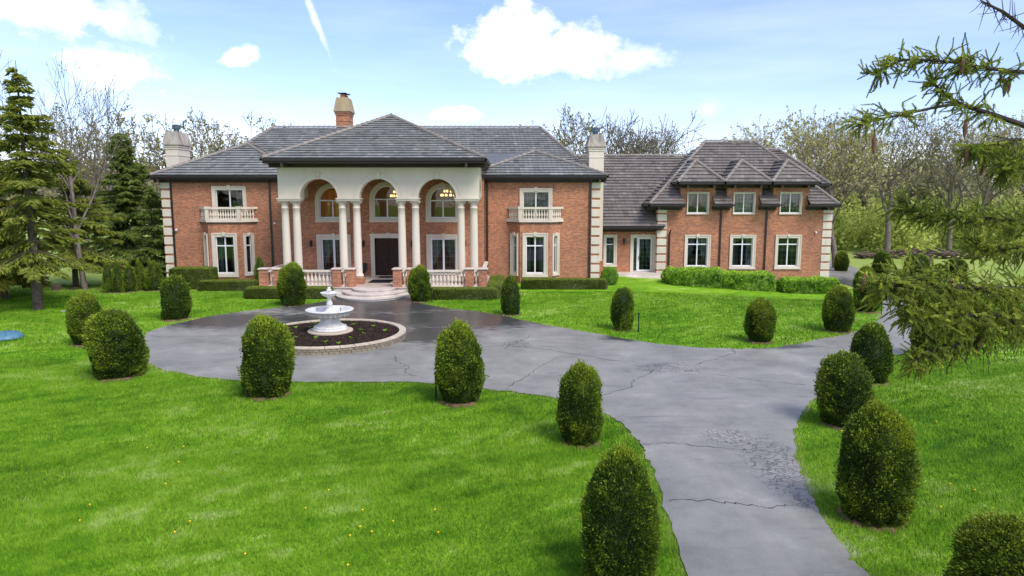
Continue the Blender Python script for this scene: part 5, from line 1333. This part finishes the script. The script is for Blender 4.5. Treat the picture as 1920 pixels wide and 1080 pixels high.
tree(0, -35.5, 74.0, 13.6, 'spreading oak in bud directly behind the left chimney', 'bud_d', LG, 2.1)
tree(1, -30.0, 77.0, 14.0, 'oak in bud above the hip of the left wing roof', 'bud_d', LG, 4.0)
tree(0, -49.0, 80.0, 13.0, 'oak in bud far behind the dark spruce', 'bud_d', LG, 5.0)
tree(0, 5.2, 86.0, 14.6, 'budding tree just right of the main ridge end', 'bud_d', MG, 1.1)
tree(4, 9.4, 88.0, 15.0, 'thin bare tree behind the right chimney', 'bud_d', MG, 2.0, 'bare_tree')
tree(4, 13.8, 86.0, 14.8, 'upright bare tree behind the middle of the link roof', 'bud_d', MG, 3.3, 'bare_tree', 1.0)
tree(4, 18.0, 87.0, 13.8, 'wide bare tree behind the right end of the link roof', 'bud_d', MG, .2, 'bare_tree', 1.1)
tree(5, 30.0, 64.0, 13.8, 'oak with pale new leaves nearest the right end of the house', 'bud', RG, .5)
tree(6, 41.2, 76.0, 15.6, 'tall oak with thick trunk rising above the drive bend', 'bud_d', RG, 1.4)
tree(5, 36.0, 84.0, 15.0, 'budding oak between the two nearest wood edge trunks', 'bud', RG, 2.8)
tree(6, 50.5, 80.0, 15.4, 'broad oak behind the log pile', 'bud_d', RG, 3.9)
tree(5, 57.0, 86.0, 14.8, 'leafy oak right of the log pile', 'bud', RG, 5.0)
tree(6, 61.0, 78.0, 14.6, 'oak behind the right hand spruce boughs', 'bud_d', RG, .9)
tree(5, 46.0, 94.0, 14.0, 'pale leafed tree behind the thick trunked oak', 'bud', RG, 2.2)
tree(6, 67.0, 90.0, 15.4, 'oak at the far right edge of the wood', 'bud_d', RG, 4.4)
tree(5, 31.0, 92.0, 14.4, 'pale budding tree seen just over the eave of the dormered wing', 'bud', RG, 3.1)

def mass(name, label, spots, leafsize, count, mat, seed, cat):
    rng = np.random.default_rng(seed); PP = []; NN = []
    for x, y, r, h in spots:
        n = int(count * r * h); q = rng.normal(0, 1, (n, 3)); q /= np.linalg.norm(q, axis=1)[:, None]; q[:, 2] = np.abs(q[:, 2]) * 1.0 - .15
        rr_ = rng.uniform(.35, 1.0, n) ** .6; p = q * rr_[:, None] * np.array([r, r, h]); p *= (1 + .35 * vnoise(p * .9 + x, seed))[:, None]
        PP.append(p + np.array([x, y, G(x, y) + .15 * h])); NN.append(q)
    P = np.concatenate(PP); N = np.concatenate(NN); V, F = leaf_shell(P, N, leafsize, rng, up=.2, jit=.9, wid=.9)
    o = obj(name, np_mesh(name, V, F, rng.random(len(F))), mat); tag(o, label, cat, None, 'stuff')
rs = random.Random(3)
mass('thicket', 'yellow green undergrowth filling the right wood', [(rs.uniform(27, 84), rs.uniform(77, 98), rs.uniform(1.6, 3.2), rs.uniform(3.0, 6.5)) for _ in range(105)], .32, 46, 'thicket', 21, 'undergrowth')
mass('far_wood', 'distant pale wood on the rising ground behind the house', [(rs.uniform(-170, -18), rs.uniform(112, 165), rs.uniform(3, 6), rs.uniform(4, 8)) for _ in range(130)] + [(rs.uniform(-18, 170), rs.uniform(105, 150), rs.uniform(3, 6), rs.uniform(5, 10)) for _ in range(150)], .75, 16, 'farwood', 22, 'wood')

# ------------------------------------------------------------------ the near spruce whose boughs hang into view at the right
near = thing('near_spruce', 'close spruce whose cone bearing boughs reach in from the right edge', 'tree', (7.6, 6.6, 0))
NO = Vector((7.6, 6.6, 0))
mb = MB(); mb.tube([(0, 0, -.1), (.04, .02, 3), (-.02, .0, 7), (0, 0, 12.5)], [.30, .25, .18, .03], 12); obj('trunk', mb.mesh('trunk', smooth=True), 'bark', near)
nr_ = random.Random(17)
def needles(P0, P1, r0, out):
    """one finger-like shoot: needles all round a twig from P0 to P1"""
    d = P1 - P0; L = d.length
    if L < 1e-4: return
    d.normalize(); a = d.orthogonal().normalized(); b = d.cross(a); n = int(L / .0036) + 6
    for k in range(n):
        s = k / n; g = k * 2.39996 + nr_.random() * .6; rad = a * math.cos(g) + b * math.sin(g); ln = r0 * nr_.uniform(.75, 1.2) * (1 - .35 * s)
        p = P0 + d * (L * s); dirn = (rad * .80 + d * .62).normalized(); sd = dirn.cross(d).normalized() * .0046
        out.append((p - sd, p + sd, p + dirn * ln))
def bough(ctrl, seed_len, density, droop, cones, spread=.45, top=True, r=.022, taper=.25, bare=.12):
    pts = []
    c = [Vector(p) for p in ctrl]
    for i in range(len(c) - 1):
        p0, p1, p2, p3 = c[max(i - 1, 0)], c[i], c[i + 1], c[min(i + 2, len(c) - 1)]
        for k in range(6):
            t = k / 6; pts.append(.5 * ((2 * p1) + (-p0 + p2) * t + (2 * p0 - 5 * p1 + 4 * p2 - p3) * t * t + (-p0 + 3 * p1 - 3 * p2 + p3) * t ** 3))
    pts.append(c[-1]); n = len(pts)
    st = MB(); st.tube([p - NO for p in pts], [r * (1 - (1 - taper) * i / (n - 1)) for i in range(n)], 7)
    out = []; tips = []
    length = sum((pts[i + 1] - pts[i]).length for i in range(n - 1)); m = int(length * density)
    for q in range(m):
        s = bare + (1 - bare) * (q + nr_.random()) / m; f = s * (n - 1); i = min(n - 2, int(f)); p = pts[i].lerp(pts[i + 1], f - i); ax = (pts[i + 1] - pts[i]).normalized()
        a = nr_.random() * 6.283; perp = ax.orthogonal().normalized(); perp = Matrix.Rotation(a, 3, ax) @ perp
        if not top and perp.z > .3: perp.z *= -.5
        d = (ax * nr_.uniform(.2, .9) + perp * nr_.uniform(.5, 1.1) + Vector((0, 0, droop * nr_.uniform(-1.1, .35)))).normalized()
        L = seed_len * nr_.uniform(.5, 1.3) * (1.0 - .45 * s); k = max(2, int(L / .07)); tp = [p]; dd = d.copy()
        for j in range(k):
            dd = (dd + Vector((nr_.gauss(0, .30), nr_.gauss(0, .30), -droop * .16 + nr_.gauss(0, .16)))).normalized(); tp.append(tp[-1] + dd * (L / k))
        st.tube([x - NO for x in tp], [.0042 * (1 - .6 * j / k) for j in range(k + 1)], 4, cap=False)
        for j in range(k):
            if j == 0 and nr_.random() < .4: continue
            needles(tp[j], tp[j + 1], .024, out)
            if nr_.random() < spread + .15:
                sd_ = Matrix.Rotation(nr_.choice((-1, 1)) * nr_.uniform(.5, 1.1), 3, Vector((nr_.gauss(0, .4), nr_.gauss(0, .4), 1)).normalized()) @ dd
                e = tp[j + 1] + (sd_ + Vector((0, 0, nr_.uniform(-.5, .3)))).normalized() * nr_.uniform(.05, .11)
                needles(tp[j + 1], e, .019, out); st.tube([tp[j + 1] - NO, e - NO], [.003, .002], 3, cap=False)
        tips.append(tp[-1])
    br = obj('bough', st.mesh('bough'), 'twig', near)
    V = np.array([tuple(x - NO) for tri in out for x in tri]); F = np.arange(len(V)).reshape(-1, 3)
    per = 40; T = np.repeat(np.array([nr_.random() for _ in range(len(F) // per + 1)]), per)[:len(F)]; T = np.clip(.75 * T + .25 * RNG.random(len(F)), 0, 1)
    obj('needles', np_mesh('needles', V, F, T), 'needle_n', br)['kind'] = 'stuff'
    for k in range(cones):
        p = tips[nr_.randrange(len(tips))]
        obj('cone', CONE, 'cone', br, tuple(p - NO + Vector((0, 0, .0))), nr_.random() * 6)
    return br
mb = MB()
for j in range(15):   # overlapping scales up a spindle
    z = -.005 - .0088 * j; rr0 = .0165 * math.sin(math.pi * min(1, (j + 1.2) / 16)) ** .6
    for k in range(8):
        a = (k + .5 * (j % 2)) * math.pi / 4; ca, sa = math.cos(a), math.sin(a); w = .0068
        mb.add([(rr0 * .6 * ca - w * sa, rr0 * .6 * sa + w * ca, z + .008), (rr0 * .6 * ca + w * sa, rr0 * .6 * sa - w * ca, z + .008), (rr0 * 1.15 * ca + w * .6 * sa, rr0 * 1.15 * sa - w * .6 * ca, z - .006), (rr0 * 1.15 * ca - w * .6 * sa, rr0 * 1.15 * sa + w * .6 * ca, z - .006)], [(0, 1, 2, 3)])
mb.lathe([(.003, 0), (.012, -.02), (.0135, -.07), (.010, -.12), (.002, -.138)], n=8, tint=.9); CONE = mb.mesh('cone'); CONE.materials.append(MT['cone'])
bough([(7.6, 6.6, 6.6), (5.27, 6.2, 7.03), (4.48, 5.9, 7.02), (4.05, 5.7, 6.97), (3.59, 5.5, 6.97), (3.29, 5.4, 6.99), (2.88, 5.3, 6.98), (2.64, 5.2, 6.86)], .17, 32, .30, 3, spread=.6, bare=.42)
bough([(7.6, 6.6, 6.0), (5.25, 6.2, 6.35), (4.19, 5.8, 6.56), (3.85, 5.7, 6.64), (3.52, 5.6, 6.71), (3.29, 5.5, 6.81), (3.22, 5.5, 6.87)], .18, 20, .4, 2, r=.030, bare=.45)
bough([(3.52, 5.6, 6.71), (3.28, 5.5, 6.67), (3.0, 5.4, 6.61), (2.71, 5.3, 6.55), (2.55, 5.2, 6.5)], .16, 46, .3, 1, spread=.6, r=.014, bare=.45)
bough([(7.6, 6.6, 6.0), (4.8, 6.1, 6.3), (4.27, 5.9, 6.45), (3.87, 5.7, 6.41), (3.66, 5.6, 6.39)], .22, 34, .7, 3, spread=.6, bare=.55, top=False)
bough([(7.6, 6.6, 5.9), (4.97, 6.0, 6.16), (4.4, 5.8, 6.24), (3.99, 5.6, 6.27), (3.84, 5.5, 6.19)], .20, 34, .5, 1, spread=.6, bare=.55)
bough([(7.6, 6.6, 5.55), (6.03, 6.9, 5.71), (4.98, 6.5, 5.75), (4.34, 6.3, 5.79), (3.73, 6.1, 5.83), (3.35, 6.0, 5.9)], .24, 62, .35, 1, spread=.8, bare=.3)
bough([(7.6, 6.6, 5.3), (6.06, 6.9, 5.45), (4.85, 6.3, 5.53), (4.32, 6.1, 5.53), (4.0, 6.0, 5.56)], .24, 54, .4, 1, spread=.8, bare=.35)
bough([(7.6, 6.6, 4.8), (5.67, 6.4, 5.04), (4.66, 6.0, 5.17), (3.88, 5.6, 5.25), (3.35, 5.4, 5.29), (3.04, 5.3, 5.34), (2.81, 5.2, 5.3)], .27, 80, .55, 3, spread=.9, bare=.35, r=.03)
bough([(7.6, 6.6, 4.7), (5.61, 6.3, 4.85), (4.78, 6.0, 4.92), (4.18, 5.7, 5.0), (3.73, 5.5, 5.04), (3.34, 5.35, 5.09), (3.03, 5.25, 5.15)], .27, 70, .65, 2, spread=.9, bare=.40, r=.03)
bough([(7.6, 6.6, 4.9), (5.26, 6.2, 5.07), (4.47, 5.9, 4.97), (4.02, 5.7, 4.86), (3.8, 5.6, 4.83), (3.57, 5.5, 4.79), (3.29, 5.4, 4.76), (3.18, 5.35, 4.68)], .18, 44, .5, 0, spread=.7, bare=.40, r=.03)
dt = MB()   # a dead branch high up, twigs without needles
dp = [Vector(p) - NO for p in ((7.6, 6.6, 6.9), (4.64, 6.0, 7.13), (4.04, 5.7, 7.31), (3.8, 5.6, 7.4), (3.55, 5.5, 7.46))]
dt.tube(dp, [.03, .022, .016, .012, .005], 6)
for k in range(46):
    s = .45 + .55 * k / 46; f = s * 4; i = min(3, int(f)); p = dp[i].lerp(dp[i + 1], f - i); d = Vector((nr_.uniform(-.6, .2), nr_.uniform(-.5, .5), nr_.uniform(-.8, .8))).normalized() * nr_.uniform(.05, .22)
    dt.tube([p, p + d * .5 + Vector((0, 0, -.01)), p + d], [.004, .003, .0015], 3, cap=False)
obj('dead_branch', dt.mesh('dead_branch'), 'twig', near)
dt = MB()   # fine dead twigs under the lowest bough
for k in range(70):
    p = Vector((nr_.uniform(3.5, 4.7), 0, 0)); p.y = 5.4 + (p.x - 3.3) * .38; p.z = 4.80 + nr_.uniform(-.08, .12); q = [p]
    d = Vector((nr_.uniform(-.5, .5), nr_.uniform(-.4, .4), -1)).normalized()
    for j in range(3): d = (d + Vector((nr_.gauss(0, .5), nr_.gauss(0, .4), nr_.gauss(0, .3)))).normalized(); q.append(q[-1] + d * nr_.uniform(.05, .11))
    dt.tube([x - NO for x in q], [.0035, .003, .002, .001], 3, cap=False)
obj('dead_twigs', dt.mesh('dead_twigs'), 'twig', near)['kind'] = 'stuff'
